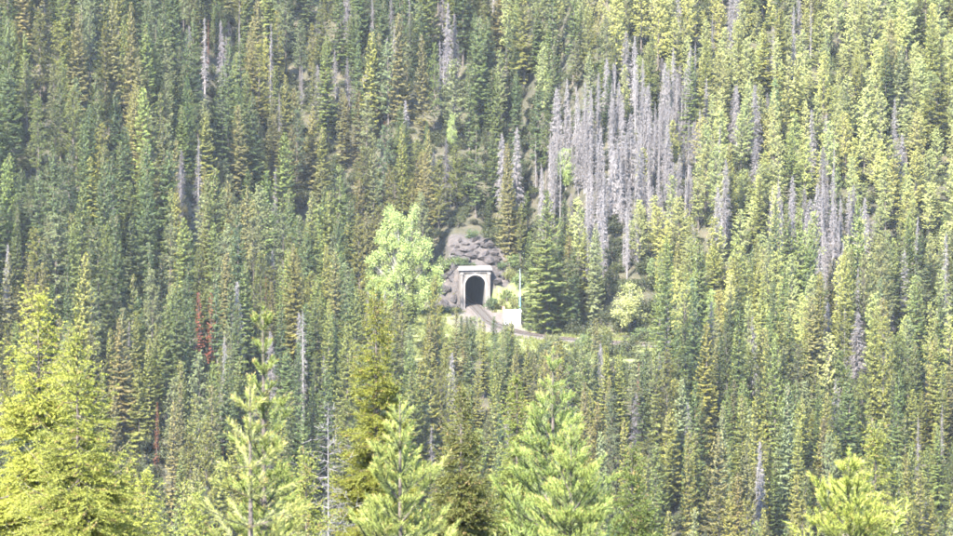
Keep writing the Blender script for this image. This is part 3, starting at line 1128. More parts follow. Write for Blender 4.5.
for (px, py, H, tn) in [(456, 305, 14, 'brownish'), (483, 321, 14, 'olive'), (466, 322, 13, 'brownish'), (512, 320, 16, 'olive'), (505, 330, 15, 'dark green'), (597, 318, 17, 'brownish'), (588, 328, 17, 'mid green'), (540, 352, 14, 'olive'), (527, 344, 15, 'olive')]:
    explicit('fir_tree', px, py, H, tn, None, lo=560, wide=.9)

DEAD = [(600, 128, 57, 78, .93), (668, 105, 40, 66, .78), (835, 190, 52, 42, .85), (700, 60, 60, 55, .28), (333, 35, 22, 50, .5), (415, 35, 38, 45, .5), (437, 160, 14, 46, .6),
        (225, 18, 40, 28, .4), (612, 200, 26, 26, .2), (485, 120, 22, 55, .2), (760, 190, 30, 40, .35), (630, 40, 60, 40, .35), (690, 360, 60, 40, .12), (300, 330, 60, 60, .12)]


CUR = [0.0, 0.0]


def pick(opts):
    """colours drift in patches over the ground rather than tree by tree"""
    a, b_ = CUR
    v = .5 + .32 * math.sin(a * .075 + b_ * .05 + 1.0) + .22 * math.sin(a * .17 - b_ * .13) + RS.gauss(0, .24)
    return opts[min(len(opts) - 1, max(0, int(v * len(opts))))]


def species(px, py):
    r_ = RS.random()
    d = .045
    for cx_, cy_, rx, ry, p in DEAD:
        q = ((px - cx_) / rx) ** 2 + ((py - cy_) / ry) ** 2
        if q < 2.2:
            d = max(d, p * math.exp(-max(0, q - .55) * 1.6))
    right = 1 / (1 + math.exp(-(px - 560 - (py - 120) * .15) / 26)) if py < 330 else 0  # right slope: yellower pines, tinted paler in place of its stronger sunlight
    d += .05 * right
    if r_ < d:
        return 'dead_tree', ('dark grey' if px < 480 and py < 250 and RS.random() < .7 else 'grey')
    r_ = RS.random()
    gully = math.exp(-(((px - 482) / 42) ** 2 + ((py - 165) / 95) ** 2))
    if r_ < gully * .85:
        return 'spruce_tree', pick(['dark green', 'blue green', 'dark green', 'mid green'])
    r_ = RS.random()
    if RS.random() < right:
        if py < 235:
            return ('pine_tree', pick(['pale green', 'pale green', 'yellow green', 'pale green'])) if r_ < .90 else ('spruce_tree', pick(['mid green', 'olive', 'grey green', 'olive']))
        return ('pine_tree', pick(['grey green', 'pale green', 'yellow green'])) if r_ < .62 else ('spruce_tree', pick(['blue green', 'dark green', 'mid green', 'mid green', 'olive', 'olive']))
    if py > 330 and px > 560 and RS.random() < .55:
        if r_ < .5:
            return 'fir_tree', pick(['mid green', 'olive', 'mid green', 'olive', 'brownish'])
        return ('spruce_tree' if r_ < .75 else 'pine_tree'), pick(['mid green', 'olive', 'grey green', 'olive'])
    if py > 330:
        if r_ < .48:
            return 'fir_tree', pick(['blue green', 'dark green', 'mid green', 'mid green', 'olive', 'olive', 'brownish'])
        if r_ < .70:
            return 'spruce_tree', pick(['dark green', 'mid green', 'olive', 'brownish'])
        if r_ < .985:
            return 'pine_tree', pick(['mid green', 'grey green', 'olive', 'grey green'])
        return 'dying_tree', 'rusty red'
    if r_ < .48:
        return 'spruce_tree', pick(['blue green', 'dark green', 'dark green', 'mid green', 'mid green', 'olive', 'brownish'])
    if r_ < .66:
        return 'fir_tree', pick(['blue green', 'dark green', 'mid green', 'brownish'])
    if r_ < .992:
        return 'pine_tree', pick(['mid green', 'grey green', 'grey green', 'olive'])
    return 'dying_tree', 'rusty red'


def top_limit(px):
    """how high the tops below the bench may reach in the picture so the clearing shows as it does"""
    if 360 <= px < 442:
        return RS.choice([272, 290, 298, 305, 312])
    if 442 <= px < 530:
        return RS.choice([316, 326, 336, 342, 346, 349])
    if 530 <= px < 660:
        return RS.choice([334, 341, 345, 349, 352, 354])
    return 0


CAND = []
y = 505.0
while y < 925:
    half = y * math.tan(HFOV / 2) * 1.16 + 6
    cell = 4.4
    x = -half + RS.random() * cell
    while x < half:
        CAND.append((x + RS.uniform(-.46, .46) * cell, y + RS.uniform(-.48, .48) * cell))
        x += cell
    y += cell
CAND = np.array(CAND)
CZ = ground(CAND[:, 0], CAND[:, 1])
CT = track_dist(CAND[:, 0], CAND[:, 1])
SPARSE = RS.random
for X, Y, Z, tdv in zip(CAND[:, 0].tolist(), CAND[:, 1].tolist(), CZ.tolist(), CT.tolist()):
    u, v = portal_local(X, Y)
    if SPARSE() > ((1.0 if X > -24 and X < 60 and Y > 600 else .70) if Y < 690 else .66 if X < 12 else .98):
        continue
    if tdv < (6.0 if X < 34 else 3.8) or (-5.5 < u < 6.5 and -6 < v < 10.5) or (-12 < u < 3 and -45 < v < 3) or (-14 < X < 13 and 722 < Y < 768):
        continue
    if -26 < X < -4 and 700 < Y < 790 and RS.random() < .75 and Y < 772:
        continue
    if 0 < X < 10 and 690 < Y < 772:
        continue
    if (9 <= X < 32 and 706 < Y < 716) or (22 < X < 35 and 698 < Y < 723):
        continue
    if any((X - ex) ** 2 + (Y - ey) ** 2 < er * er for ex, ey, er in EXPL):
        continue
    H0 = RS.uniform(15, 25)
    ppx, ppy, _ = proj(X, Y, Z + H0 * .75)
    CUR[:] = X, Y
    kind, tn = species(ppx, ppy)
    H = {'spruce_tree': RS.triangular(10, 30, 21), 'fir_tree': RS.triangular(9, 27, 18), 'pine_tree': RS.triangular(9, 25, 17), 'dead_tree': RS.triangular(10, 23, 17), 'dying_tree': RS.triangular(8, 16, 12)}[kind]
    if ppx > 560 and ppy < 260:
        H *= .82
    if kind == 'dead_tree' and 540 < ppx < 640 and 60 < ppy < 230:
        H *= 1.1
    if RS.random() < .14:
        H *= RS.uniform(.35, .6)
    tpx, tpy, _ = proj(X, Y, Z + H)
    if X > -24 and (Y < 700 or (X < 12 and Y < 765)):
        lim = top_limit(tpx)
        if tpy < lim:
            H -= (lim - tpy) / FPX * Y
            if H < 5.5:
                continue
    if any(Y < ey and abs(tpx - ex) < hw and tpy < epy + hk and tpy > epy - 120 for ex, epy, ey, hw, hk in SHOW):
        if RS.random() < .85:
            continue
    if tpy > 560 or tpy < -160:
        if tpy > 600 or tpy < -220:
            continue
    wide = 1.0
    if Y < 700:
        wide = .92
    add_tree(kind, X, Y, H, tn, wide=wide, z=Z)
    if kind == 'dead_tree' and any(((ppx - q[0]) / q[2]) ** 2 + ((ppy - q[1]) / q[3]) ** 2 < 1.1 for q in DEAD[:3]):
        for _ in range(2):
            x2, y2 = X + RS.uniform(-2.4, 2.4), Y + RS.uniform(-2.4, 2.4)
            add_tree('dead_tree', x2, y2, H * RS.uniform(.7, 1.05), 'grey', wide=.9)

# ------------------------------------------------------------------ near trees (tops rising into the bottom of the view)
NEAR = []   # px apex, py apex, distance, kind, radius slope, label, tint, seed
near_spec = [
    ('spruce', 38, 300, 60, 0.42, 'large yellow green spruce with upright candles at the lower left corner', (0.123, 0.130, 0.030), 21),
    ('spruce', 77, 341, 57, 0.38, 'yellow green spruce just right of the large corner spruce', (0.092, 0.100, 0.025), 22),
    ('spruce', 143, 478, 66, 0.36, 'small yellow green spruce top right of the corner spruces', (0.116, 0.126, 0.032), 23),
    ('pine', 263, 306, 58, 0.24, 'fluffy green pine behind the blurred pine leader at lower left', (0.090, 0.110, 0.036), 24),
    ('pine', 250, 381, 36, 0.46, 'blurred near pine leader with horizontal side branches', (0.123, 0.131, 0.051), 25),
    ('spruce', 376, 304, 95, 0.205, 'slender golden spruce reaching highest of the near trees left of centre', (0.066, 0.070, 0.012), 26),
    ('pine', 400, 396, 50, .42, 'pale green near pine below the slender golden spruce', (0.118, 0.139, 0.049), 27),
    ('spruce', 461, 392, 92, 0.34, 'dark brownish green near spruce between two pale pines', (0.046, 0.049, 0.015), 28),
    ('spruce', 517, 381, 98, 0.26, 'slender yellow green spruce touching the left of the broad pine', (0.062, 0.076, 0.020), 29),
    ('pine', 553, 348, 62, 0.40, 'broad fluffy green near pine right of centre', (0.100, 0.129, 0.046), 30),
    ('pine', 571, 420, 54, .42, 'pale pine top in front of the broad fluffy pine', (0.118, 0.144, 0.049), 31),
    ('spruce', 632, 452, 88, 0.34, 'small dark green near spruce right of the broad fluffy pine', (0.042, 0.056, 0.016), 32),
    ('pine', 849, 450, 46, .52, 'bright yellow green pine top near the bottom right corner', (0.138, 0.158, 0.043), 33),
    ('spruce', 876, 434, 80, 0.19, 'thin yellowish spruce top behind the bright corner pine', (0.084, 0.092, 0.027), 34),
    ('spruce', 195, 500, 70, 0.4, 'low yellow green spruce top left of the blurred pine leader', (0.097, 0.112, 0.030), 35),
    ('spruce', 306, 462, 72, 0.28, 'low yellow green spruce top left of the bare grey near tree', (0.087, 0.099, 0.026), 36),
]


def hero_spruce(H, slope, vis, seed, dist):
    """detailed spruce: whorled branches, paired side twigs, needles; coarser below the height the view reaches"""
    rr_ = np.random.default_rng(seed)
    T, W = Tri(seed), Tri(seed + 1)
    q = 1.0
    qn = max(1.0, dist / 62)
    fine, coarse = [], []      # segments p0,p1,tip
    w0, w1, wr = [], [], []
    h = .02
    while h < H * .9:
        vis_here = h < vis + .5
        t = h / H
        Lr = min(slope * h ** .92 + (.12 if slope > .21 else .24), slope * H * .55 + .1)
        nb = 6 if vis_here else 3
        for k in range(nb if h > .15 else 3):
            az = rr_.uniform(0, 6.283)
            L = Lr * (rr_.uniform(.5, 1.05) if rr_.random() < .8 else rr_.uniform(1.05, 1.4))
            if rr_.random() < .07:
                L *= .45
            el = R(58) * math.exp(-h / .7) + R(4) - R(22 if slope > .2 else 38) * min(1, h / 4) + rr_.normal(0, .1)
            z0 = H - h
            seg_l = .10 * q if vis_here else .34
            ns = max(2, int(L / seg_l))
            f = np.linspace(0, 1, ns + 1)
            ca, sa = math.cos(az), math.sin(az)
            zz = z0 + f * L * math.tan(el) + .30 * L * f ** 2.2 - .16 * L * np.sin(f * 3.1416) * min(1, h)
            az_c = rr_.normal(0, .12)
            P = np.stack([np.cos(az + az_c * f) * f * L, np.sin(az + az_c * f) * f * L, zz], -1)
            w0 += list(P[:-1]); w1 += list(P[1:]); wr += list(.004 + .012 * L * (1 - f[:-1]))
            tgt = fine if vis_here else coarse
            for i in range(ns):
                tgt.append((P[i], P[i + 1], f[i + 1] ** 3))
                rem = (1 - f[i + 1]) * L
                for sg in (-1, 1):
                    l2 = (.62 * rem + .06) * rr_.uniform(.7, 1.15)
                    if l2 < .05:
                        continue
                    d2 = np.array([ca * .66 - sg * sa * .75, sa * .66 + sg * ca * .75, -.12 - .25 * rr_.random()])
                    m2 = max(1, int(l2 / (.12 * q))) if vis_here else 1
                    pp = P[i + 1]
                    for j in range(m2):
                        d3 = d2 + np.array([0, 0, .14 * j / m2]) + rr_.normal(0, .10, 3)
                        pe = pp + d3 * (l2 / m2)
                        tgt.append((pp, pe, ((j + 1) / m2) ** 2))
                        if vis_here and l2 > .22 and j < m2 - 1:
                            for s3 in (-1, 1):
                                d4 = d2 * .7 + s3 * np.array([ca, sa, 0]) * .6 + rr_.normal(0, .15, 3)
                                tgt.append((pe, pe + d4 * l2 * .45, .9))
                        pp = pe
        h += (.065 + .05 * min(1, h)) * (1 if vis_here else 4.2) * max(1, q * .8)
    # leader and its candles
    top = np.array([0, 0, H])
    fine.append((top - [0, 0, .35], top, .6))
    fine.append((top, top + [.01, 0, .10], 1.0))
    for k in range(4):
        az = rr_.uniform(0, 6.28)
        d = np.array([math.cos(az) * .45, math.sin(az) * .45, .9])
        fine.append((top - [0, 0, .03], top + d * .14 - [0, 0, .03], 1.0))
    for segs, per, nl, wd in ((fine, 200 / qn, .028 * qn ** .5, .0115 * qn), (coarse, 22, .10, .035)):
        if segs:
            p0 = np.array([a[0] for a in segs]); p1 = np.array([a[1] for a in segs]); tp = np.array([a[2] for a in segs])
            T.needles(p0, p1, per, nl, wd, .95, tp * .9, np.where(rr_.random(len(tp)) < .05, .7, 0))
    W.sticks(w0, w1, np.array(wr), np.array(wr) * .8)
    tt = trunk_tris(H, H * .008 + .04, rr_, n=8, lean=0, top=.998)
    return T.arrays(), np.concatenate([tt, W.arrays()[0]])


def hero_pine(H, slope, vis, seed, dist, lat=.78):
    """detailed young pine: yearly whorls of ascending shoots, each a bottle brush of long needles"""
    rr_ = np.random.default_rng(seed)
    T, W = Tri(seed), Tri(seed + 1)
    fine, coarse, w0, w1, wr, buds = [], [], [], [], [], []
    g = .36 if lat > .5 else .27

    def grow(p, d, age, order, gl, vis_here):
        for yv in range(age):
            rem = age - yv - 1
            d = d + np.array([0, 0, .10 + .05 * order]) + rr_.normal(0, .07, 3)
            d /= np.linalg.norm(d)
            L = gl * rr_.uniform(.75, 1.2) * (1 if rem else .85)
            e = p + d * L
            w0.append(p); w1.append(e); wr.append(.004 + .0035 * rem)
            if rem <= (2 if vis_here else 1):
                (fine if vis_here else coarse).append((p, e, 1.0 if rem == 0 else .35 if rem == 1 else .1))
            if rem == 0 and vis_here:
                buds.append((e, d))
            if rem > 0 and order < 3:
                side = np.cross(d, [0, 0, 1.0])
                side /= max(np.linalg.norm(side), 1e-3)
                for sg in (-1, 1):
                    if rr_.random() < (lat if vis_here else .35):
                        d2 = d * .72 + side * sg * .68 + np.array([0, 0, .12]) + rr_.normal(0, .1, 3)
                        d2 /= np.linalg.norm(d2)
                        grow(e, d2, min(rem, 3 if order == 1 else 2), order + 1, gl * .82, vis_here)
                if order == 1 and rr_.random() < .5 and vis_here and lat > .5:
                    d2 = d * .7 + np.array([0, 0, .6]) + rr_.normal(0, .15, 3)
                    grow(e, d2 / np.linalg.norm(d2), min(rem, 2), 2, gl * .7, vis_here)
            p = e

    k, h = 1, g * 1.1
    while h < H * .8:
        vis_here = h < vis + .6
        nb = int(rr_.integers(4, 7)) if vis_here else 4
        a0 = rr_.uniform(0, 6.28)
        for j in range(nb):
            az = a0 + 6.283 * j / nb + rr_.normal(0, .25)
            inc = (R(38) + R(34) * min(1, h / 3.2) if lat > .5 else R(48) + R(34) * min(1, h)) + rr_.normal(0, .1)
            want = max(.22, slope * h * rr_.uniform(.85, 1.2))
            want = min(want, slope * H * .42) / max(.55, math.sin(inc))
            age = int(min(max(1, math.ceil(want / .27)), 5))
            gl = want / age
            d = np.array([math.cos(az) * math.sin(inc), math.sin(az) * math.sin(inc), math.cos(inc)])
            grow(np.array([0, 0, H - h]), d, age, 1, gl, vis_here)
        h += g * rr_.uniform(.85, 1.2) * (1 if vis_here else 1.6)
        k += 1
    top = np.array([0, 0, H])
    for q in range(int(min(3, H / g))):
        fine.append((top - [0, 0, g * (q + 1)], top - [0, 0, g * q], .9 if q == 0 else .3))
    buds.append((top, np.array([0, 0, 1.0])))
    wk = max(1.0, dist / 50)
    for segs, per, nl, wd in ((fine, 460 / wk, .064, .0062 * wk), (coarse, 50, .12, .022)):
        if segs:
            p0 = np.array([a[0] for a in segs]); p1 = np.array([a[1] for a in segs]); tp = np.array([a[2] for a in segs])
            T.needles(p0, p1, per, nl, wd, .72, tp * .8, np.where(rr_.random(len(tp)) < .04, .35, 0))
    bp = np.array([b_[0] for b_ in buds]); bd = np.array([b_[1] for b_ in buds])
    T.sprays(bp, bd, .06, .018, .9, .75)
    T.sprays(bp, bd, .055, .018, .9, .65)
    W.sticks(w0, w1, np.array(wr), np.array(wr) * .85)
    tt = trunk_tris(H, H * .009 + .03, rr_, n=8, lean=0, top=.995)
    return T.arrays(), np.concatenate([tt, W.arrays()[0]])


NEAR_TRIS = 0
for (kind, px, py, dist, slope, label, tint, seed) in near_spec:
    P = ray_at(px, py, dist)
    gz = g1(P[0], dist)
    H = P[2] - gz
    vis = P[2] - ray_at(px, 536, dist)[2]
    (ct, ca_), tt = (hero_spruce(H, slope, vis, seed, dist) if kind == 'spruce' else hero_pine(H, slope, vis, seed, dist, .3 if seed == 25 else .78))
    NEAR_TRIS += len(ct) + len(tt)
    root = empty('near_' + kind + '_tree', (P[0], dist, gz), RS.uniform(0, 6.28))
    tag(root, label, kind + ' tree', 'near trees rising from the slope below the viewpoint')
    part('trunk', mesh_tris('trunk', tt, [M['bark']]), root)
    o = part('crown', mesh_tris('crown', ct, [M['hero_needles']], attr=ca_), root)
    o['tint'] = tint
    NEAR.append((px, py, H, dist, slope))
print('near tris', NEAR_TRIS)

# bare dead tree among the near ones
P = ray_at(328, 402, 75)
gz = g1(P[0], 75)
H = P[2] - gz
rr_ = np.random.default_rng(77)
W = Tri(78)
a0, a1, rad = [], [], []
h = .15
while h < H * .8:
    for k in range(3):
        az = rr_.uniform(0, 6.28)
        L = min(.16 + .22 * h, 1.3) * rr_.uniform(.4, 1.2)
        p = np.array([0, 0, H - h])
        d = np.array([math.cos(az), math.sin(az), .25 - .12 * h + rr_.normal(0, .15)])
        for j in range(3):
            e = p + d * L / 3 + rr_.normal(0, .03, 3)
            a0.append(p); a1.append(e); rad.append(.010 * (1 - j * .28))
            for m in range(3):
                a0.append(e); a1.append(e + (d * .5 + rr_.normal(0, .6, 3)) * L * .3); rad.append(.005)
            p = e
    h += .16 if h < 4 else .6
W.sticks(a0, a1, np.array(rad), np.array(rad) * .6)
root = empty('near_dead_tree', (P[0], 75, gz))
tag(root, 'bare grey near tree of thin twigs left of the pale near pine', 'dead tree', 'near trees rising from the slope below the viewpoint')
part('trunk', mesh_tris('trunk', trunk_tris(H, .085, rr_, n=8, lean=0), [M['dead_bark']]), root)
ct, ca_ = W.arrays()
o = part('branches', mesh_tris('branches', ct, [M['twigs']], attr=ca_), root)
o['tint'] = (.062, .056, .055)

# ------------------------------------------------------------------ which trees show largest
occ = np.zeros((536, 953), bool)


def stamp(px, ytop, ybot, hw, rnd=False):
    x0, x1 = int(max(0, px - hw)), int(min(952, px + hw))
    y0, y1 = int(max(0, ytop)), int(min(535, ybot))
    if x1 <= x0 or y1 <= y0:
        return 0
    yy_, xx_ = np.mgrid[y0:y1 + 1, x0:x1 + 1]
    m = np.abs(xx_ - px) <= hw * .85 * np.clip((yy_ - ytop) / max(1, ybot - ytop), 0, 1) ** .7
    sub = occ[y0:y1 + 1, x0:x1 + 1]
    c_ = int((m & ~sub).sum())
    sub |= m
    return c_


for (px, py, H, dist, slope) in NEAR:
    stamp(px, py, py + 3.5 / dist * FPX, slope * 3.5 / dist * FPX)
for t in sorted(TREES, key=lambda q: q['y']):
    a = proj(t['x'], t['y'], t['z'] + t['H'])
    c_ = proj(t['x'], t['y'], t['z'] + t['H'] * t['start'])
    t['px'], t['py'] = a[0], a[1]
    t['vis'] = stamp(a[0], a[1], c_[1], t['w'] * FPX / t['y'])

ONES = 'zero one two three four five six seven eight nine ten eleven twelve thirteen fourteen fifteen sixteen seventeen eighteen nineteen'.split()
TENS = '- - twenty thirty forty fifty sixty seventy eighty ninety'.split()


def wordnum(n):
    n = int(max(0, min(99, n)))
    return ONES[n] if n < 20 else TENS[n // 10] + ('-' + ONES[n % 10] if n % 10 else '')


NOUN = {'spruce_tree': 'spruce', 'fir_tree': 'slim fir', 'pine_tree': 'pine', 'dead_tree': 'bare snag', 'dying_tree': 'dying conifer', 'aspen_tree': 'broadleaf tree', 'cottonwood_tree': 'cottonwood'}
CAT = {'spruce_tree': 'spruce tree', 'fir_tree': 'fir tree', 'pine_tree': 'pine tree', 'dead_tree': 'dead tree', 'dying_tree': 'dying tree', 'aspen_tree': 'broadleaf tree', 'cottonwood_tree': 'broadleaf tree'}
GROUP = {'spruce_tree': 'spruces on the far hillside', 'fir_tree': 'slim firs on the far hillside', 'pine_tree': 'pines on the far hillside', 'dead_tree': 'grey standing snags on the far hillside', 'dying_tree': 'rusty dying conifers', 'aspen_tree': 'pale broadleaf trees on the far hillside', 'cottonwood_tree': None}


def region(px, py):
    if py < 300:
        return 'on left hillside' if px < 340 else 'on slope above tunnel' if px < 545 else 'on right hillside'
    return 'in lower left forest' if px < 340 else 'in forest below track' if px < 660 else 'in lower right forest'


used_labels = set()
rest = {}
made = {}
LIMIT = {'spruce_tree': 300, 'fir_tree': 300, 'pine_tree': 300, 'dead_tree': 240, 'dying_tree': 40, 'aspen_tree': 20, 'cottonwood_tree': 1}
for t in sorted(TREES, key=lambda q: (q['label'] is None, -q['vis'])):
    k = t['kind']
    lab = t['label']
    if lab is None:
        ok = t['vis'] >= 25 and made.get(k, 0) < LIMIT[k] and -4 < t['py'] < 530 and 0 < t['px'] < 953
        if ok:
            size = 'tall' if t['H'] > 20 else 'short' if t['H'] < 12 else 'mid-sized'
            lab = f"{size} {t['tn']} {NOUN[k]} {region(t['px'], t['py'])}, top {wordnum(t['px'] / 9.53)} percent across, {wordnum(t['py'] / 5.36)} percent down"
            if lab in used_labels:
                ok = False
        if not ok:
            rest.setdefault(k, []).append(t)
            continue
    used_labels.add(lab)
    made[k] = made.get(k, 0) + 1
    pr = PROTO[k][t['p']]
    root = bpy.data.objects.new(k, None)
    root.location = (t['x'], t['y'], t['z'])
    root.rotation_euler = (RS.gauss(0, .012), RS.gauss(0, .014), t['rot'])
    root.scale = (t['sw'], t['sw'], t['sz'])
    COL.objects.link(root)
    tag(root, lab, CAT[k], GROUP[k])
    o = bpy.data.objects.new('trunk', pr['trunk'])
    COL.objects.link(o)
    o.parent = root
    o = bpy.data.objects.new('crown', pr['crown'])
    COL.objects.link(o)
    o.parent = root
    o['tint'] = t['tint']
print('trees', len(TREES), 'made', made, 'rest', {k: len(v) for k, v in rest.items()})

# ------------------------------------------------------------------ the rest of the wood: one scattered object for each kind


def scatter(name, meshes, pts, rots, scales, pick, tints, label, cat, mats):
    pc = bpy.data.collections.new(name + '_kit')
    for i, m_ in enumerate(meshes):
        pc.objects.link(bpy.data.objects.new('%s_kit_%02d' % (name, i), m_))
    me = bpy.data.meshes.new(name)
    n = len(pts)
    me.vertices.add(n)
    me.vertices.foreach_set('co', np.asarray(pts, np.float32).ravel())
    for nm, ty, dat, ch in (('rot', 'FLOAT', rots, 'value'), ('scl', 'FLOAT_VECTOR', scales, 'vector'), ('pick', 'INT', pick, 'value'), ('tint', 'FLOAT_VECTOR', tints, 'vector')):
        a = me.attributes.new(nm, ty, 'POINT')
        a.data.foreach_set(ch, np.asarray(dat, np.int32 if ty == 'INT' else np.float32).ravel())
    me.update()
    ng = bpy.data.node_groups.new(name + '_scatter', 'GeometryNodeTree')
    ng.interface.new_socket('Geometry', in_out='INPUT', socket_type='NodeSocketGeometry')
    ng.interface.new_socket('Geometry', in_out='OUTPUT', socket_type='NodeSocketGeometry')
    N, L = ng.nodes, ng.links
    gi, go = N.new('NodeGroupInput'), N.new('NodeGroupOutput')
    ci = N.new('GeometryNodeCollectionInfo')
    ci.inputs['Collection'].default_value = pc
    ci.inputs['Separate Children'].default_value = True
    ci.inputs['Reset Children'].default_value = True
    ip = N.new('GeometryNodeInstanceOnPoints')
    ip.inputs['Pick Instance'].default_value = True

    def na(nm, ty):
        q = N.new('GeometryNodeInputNamedAttribute')
        q.data_type = ty
        q.inputs['Name'].default_value = nm
        return q.outputs['Attribute']
    cb = N.new('ShaderNodeCombineXYZ')
    L.new(na('rot', 'FLOAT'), cb.inputs[2])
    er = N.new('FunctionNodeEulerToRotation')
    L.new(cb.outputs[0], er.inputs[0])
    L.new(gi.outputs[0], ip.inputs['Points'])
    L.new(ci.outputs[0], ip.inputs['Instance'])
    L.new(na('pick', 'INT'), ip.inputs['Instance Index'])
    L.new(er.outputs[0], ip.inputs['Rotation'])
    L.new(na('scl', 'FLOAT_VECTOR'), ip.inputs['Scale'])
    L.new(ip.outputs[0], go.inputs[0])
    o = bpy.data.objects.new(name, me)
    COL.objects.link(o)
    md = o.modifiers.new('scatter', 'NODES')
    md.node_group = ng
    tag(o, label, cat, kind='stuff')
    return o


REST = {'spruce_tree': ('spruce_forest', 'dense spruce wood filling in behind the spruces that stand out'),
        'fir_tree': ('fir_forest', 'dense slim fir wood filling in below the railway bench'),
        'pine_tree': ('pine_forest', 'dense pale pine wood covering the far hillside between single trees'),
        'dead_tree': ('dead_forest', 'mass of grey dead trunks and twigs among the hillside pines'),
        'dying_tree': ('dying_forest', 'scattered rusty conifers hidden among the green wood')}
for k, (nm, lab) in REST.items():
    ts = rest.get(k, [])
    if ts:
        scatter(nm, [p['both'] for p in PROTO[k]], [(t['x'], t['y'], t['z']) for t in ts], [t['rot'] for t in ts], [(t['sw'], t['sw'], t['sz']) for t in ts],
                [t['p'] for t in ts], [t['tint'] for t in ts], lab, 'forest', None)

# ------------------------------------------------------------------ shrubs on the banks


def shrub(x, y, sc, tint, label, group='green shrubs around the tunnel portal'):
    pi = RS.randrange(4)
    pr = PROTO['shrub'][pi]
    root = empty('shrub', (x, y, g1(x, y) - .1), RS.uniform(0, 6.28))
    root.scale = (sc, sc, sc * RS.uniform(.8, 1.15))
    tag(root, label, 'shrub', group)
    part('stem', pr['trunk'], root)
    o = part('foliage', pr['crown'], root)
    o['tint'] = tint


LG, YG, DG = (.072, .096, .034), (.092, .098, .036), (.042, .062, .025)
for (u, v, sc, tint, lab) in [
    (2.3, -4.5, 1.35, DG, 'upright green shrub standing in front of the tunnel mouth, right side'),
    (5.0, -3.0, 1.3, YG, 'yellow green shrub right of the tunnel portal, nearest its wall'),
    (6.6, -1.5, 1.5, LG, 'green shrub on the bank right of the portal, second from its wall'),
    (8.2, -4.0, 1.4, YG, 'yellow green shrub on the bank above the rusty post'),
    (9.8, -1.0, 1.6, LG, 'round green shrub on the bank behind the white shed'),
    (7.6, 2.0, 1.4, YG, 'yellow green shrub high on the bank right of the portal'),
    (10.0, 3.5, 1.7, LG, 'leafy green shrub high on the bank behind the mast'),
    (6.4, 4.6, 1.1, DG, 'dark green shrub at the right edge of the rocky outcrop'),
    (-4.0, 4.5, 1.3, LG, 'green shrub above the left end of the portal cornice'),
    (-2.4, 3.4, 1.0, DG, 'low dark shrub directly above the portal cornice'),
    (-5.6, 6.4, 1.5, LG, 'bright green shrub at the left of the rocky outcrop'),
    (-.2, 3.2, .7, DG, 'tiny shrub above the middle of the portal cornice'),
    (-8.2, 7.5, 1.7, DG, 'dark green shrub above the dark rock face'),
    (1.0, 12.0, 1.2, DG, 'small shrub at the upper edge of the rocky outcrop'),
]:
    x_ = PX0 + u * CU - v * SU
    y_ = PY0 + u * SU + v * CU
    shrub(x_, y_, sc, tint, lab)
for (x_, y_, sc, tint, lab) in [
    (14.5, 697, 1.2, YG, 'yellow green shrub at the near edge of the curving track'),
    (20.5, 692, 1.3, LG, 'green shrub beside the track, right of the yellow green one'),
    (11.0, 722, 1.0, LG, 'low green shrub at the foot of the big broad spruce'),
    (24.5, 707, 1.5, YG, 'yellow green shrub behind the track below the pale broadleaf tree'),
    (32.0, 702, 1.4, LG, 'green shrub behind the track, right of the pale broadleaf tree'),
    (-6.5, 757, 1.1, DG, 'low dark shrub at the foot of the dark rock face'),
]:
    shrub(x_, y_, sc, tint, lab, 'green shrubs along the track')

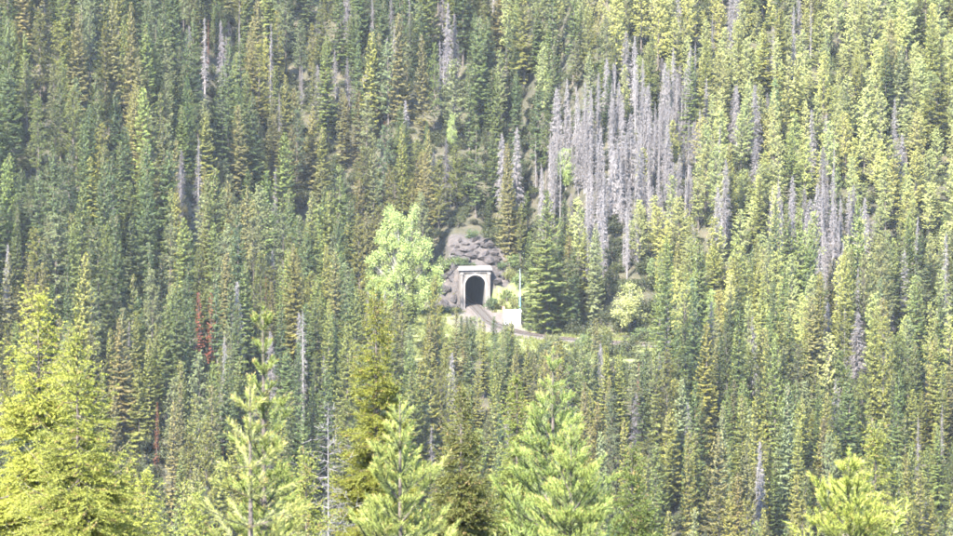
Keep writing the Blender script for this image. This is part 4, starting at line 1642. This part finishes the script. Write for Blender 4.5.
# ------------------------------------------------------------------ grass on the clearing
ux = NR.uniform(-135, 150, 15000)
uy = NR.uniform(540, 900, 15000)
um = (np.abs(ux) < uy * .15) & (track_dist(ux, uy) > 5) & ~((ux > -14) & (ux < 9) & (uy > 690) & (uy < 781)) & ~((ux > 8) & (ux < 32) & (uy > 690) & (uy < 709)) & ~((ux > -24) & (ux < 60) & (uy > 662) & (uy < 692) & (NR.random(len(ux)) < .7))
ux, uy = ux[um], uy[um]
uk = NR.uniform(.5, 1.4, len(ux))
us = NR.uniform(.5, 1.7, len(ux))
scatter('undergrowth', [p['both'] for p in PROTO['shrub']], np.stack([ux, uy, ground(ux, uy) - .1], -1), NR.uniform(0, 6.28, len(ux)), np.stack([us, us, us * NR.uniform(.6, 1.1, len(ux))], -1),
        NR.integers(0, 4, len(ux)), np.stack([.031 * uk, .037 * uk, .015 * uk], -1), 'low dark green undergrowth covering the forest floor between the trees', 'undergrowth', None)
gt = Tri(900)
n = 26
ang = NR.uniform(0, 6.28, n)
gb = np.stack([NR.normal(0, .22, n), NR.normal(0, .22, n), np.zeros(n)], -1)
gd = np.stack([np.cos(ang) * .45, np.sin(ang) * .45, np.ones(n)], -1)
gt.sprays(gb, gd, NR.uniform(.3, .75, n), .09, NR.uniform(0, 1, n), np.where(NR.random(n) < .2, .6, 0))
ga_, gaa = gt.arrays()
tuft = mesh_tris('grass_tuft', ga_, [M['leaves']], attr=gaa)
gx = NR.uniform(-24, 75, 9000)
gy = NR.uniform(655, 795, 9000)
tdx = track_dist(gx, gy)
uu, vv_ = portal_local(gx, gy)
apr = np.hypot((gx - 3) / 9.5, (gy - 742) / 25)
okm = (ground(gx, gy) < BENCH + 3.5) & (gy > 671) & (tdx > 3.2) & ((apr > 1.0) | (NR.random(9000) < .06)) & ((np.abs(uu) > 4.2) | (vv_ < -8) | (vv_ > 3)) & ~((np.abs(gx - bx) < 2.2) & (np.abs(gy - by) < 1.9))
gx, gy = gx[okm], gy[okm]
gz = ground(gx, gy) - .03
k = NR.uniform(.75, 1.25, len(gx))
scatter('grass', [tuft], np.stack([gx, gy, gz], -1), NR.uniform(0, 6.28, len(gx)), np.repeat(NR.uniform(.6, 1.5, len(gx))[:, None], 3, 1), np.zeros(len(gx)),
        np.stack([.085 * k, .095 * k, .03 * k], -1), 'yellow green grass and weeds on the clearing beside the track', 'grass', None)

HAZE = .000027
if HAZE:
    hz = Mat('haze_air')
    pv = hz.node('ShaderNodeVolumePrincipled')
    pv.inputs['Color'].default_value = (.86, .92, 1.0, 1)
    pv.inputs['Density'].default_value = HAZE
    pv.inputs['Anisotropy'].default_value = .2
    hz.l.new(pv.outputs[0], hz.out.inputs['Volume'])
    zmax = float(ZZ.max()) + 40
    zmin = float(ZZ.min()) - 1.0
    o = MB().box(-905, 905, -305, 2005, zmin, zmax).build('haze', hz.m)
    tag(o, 'thin pale air haze over the whole valley', 'haze', kind='stuff')
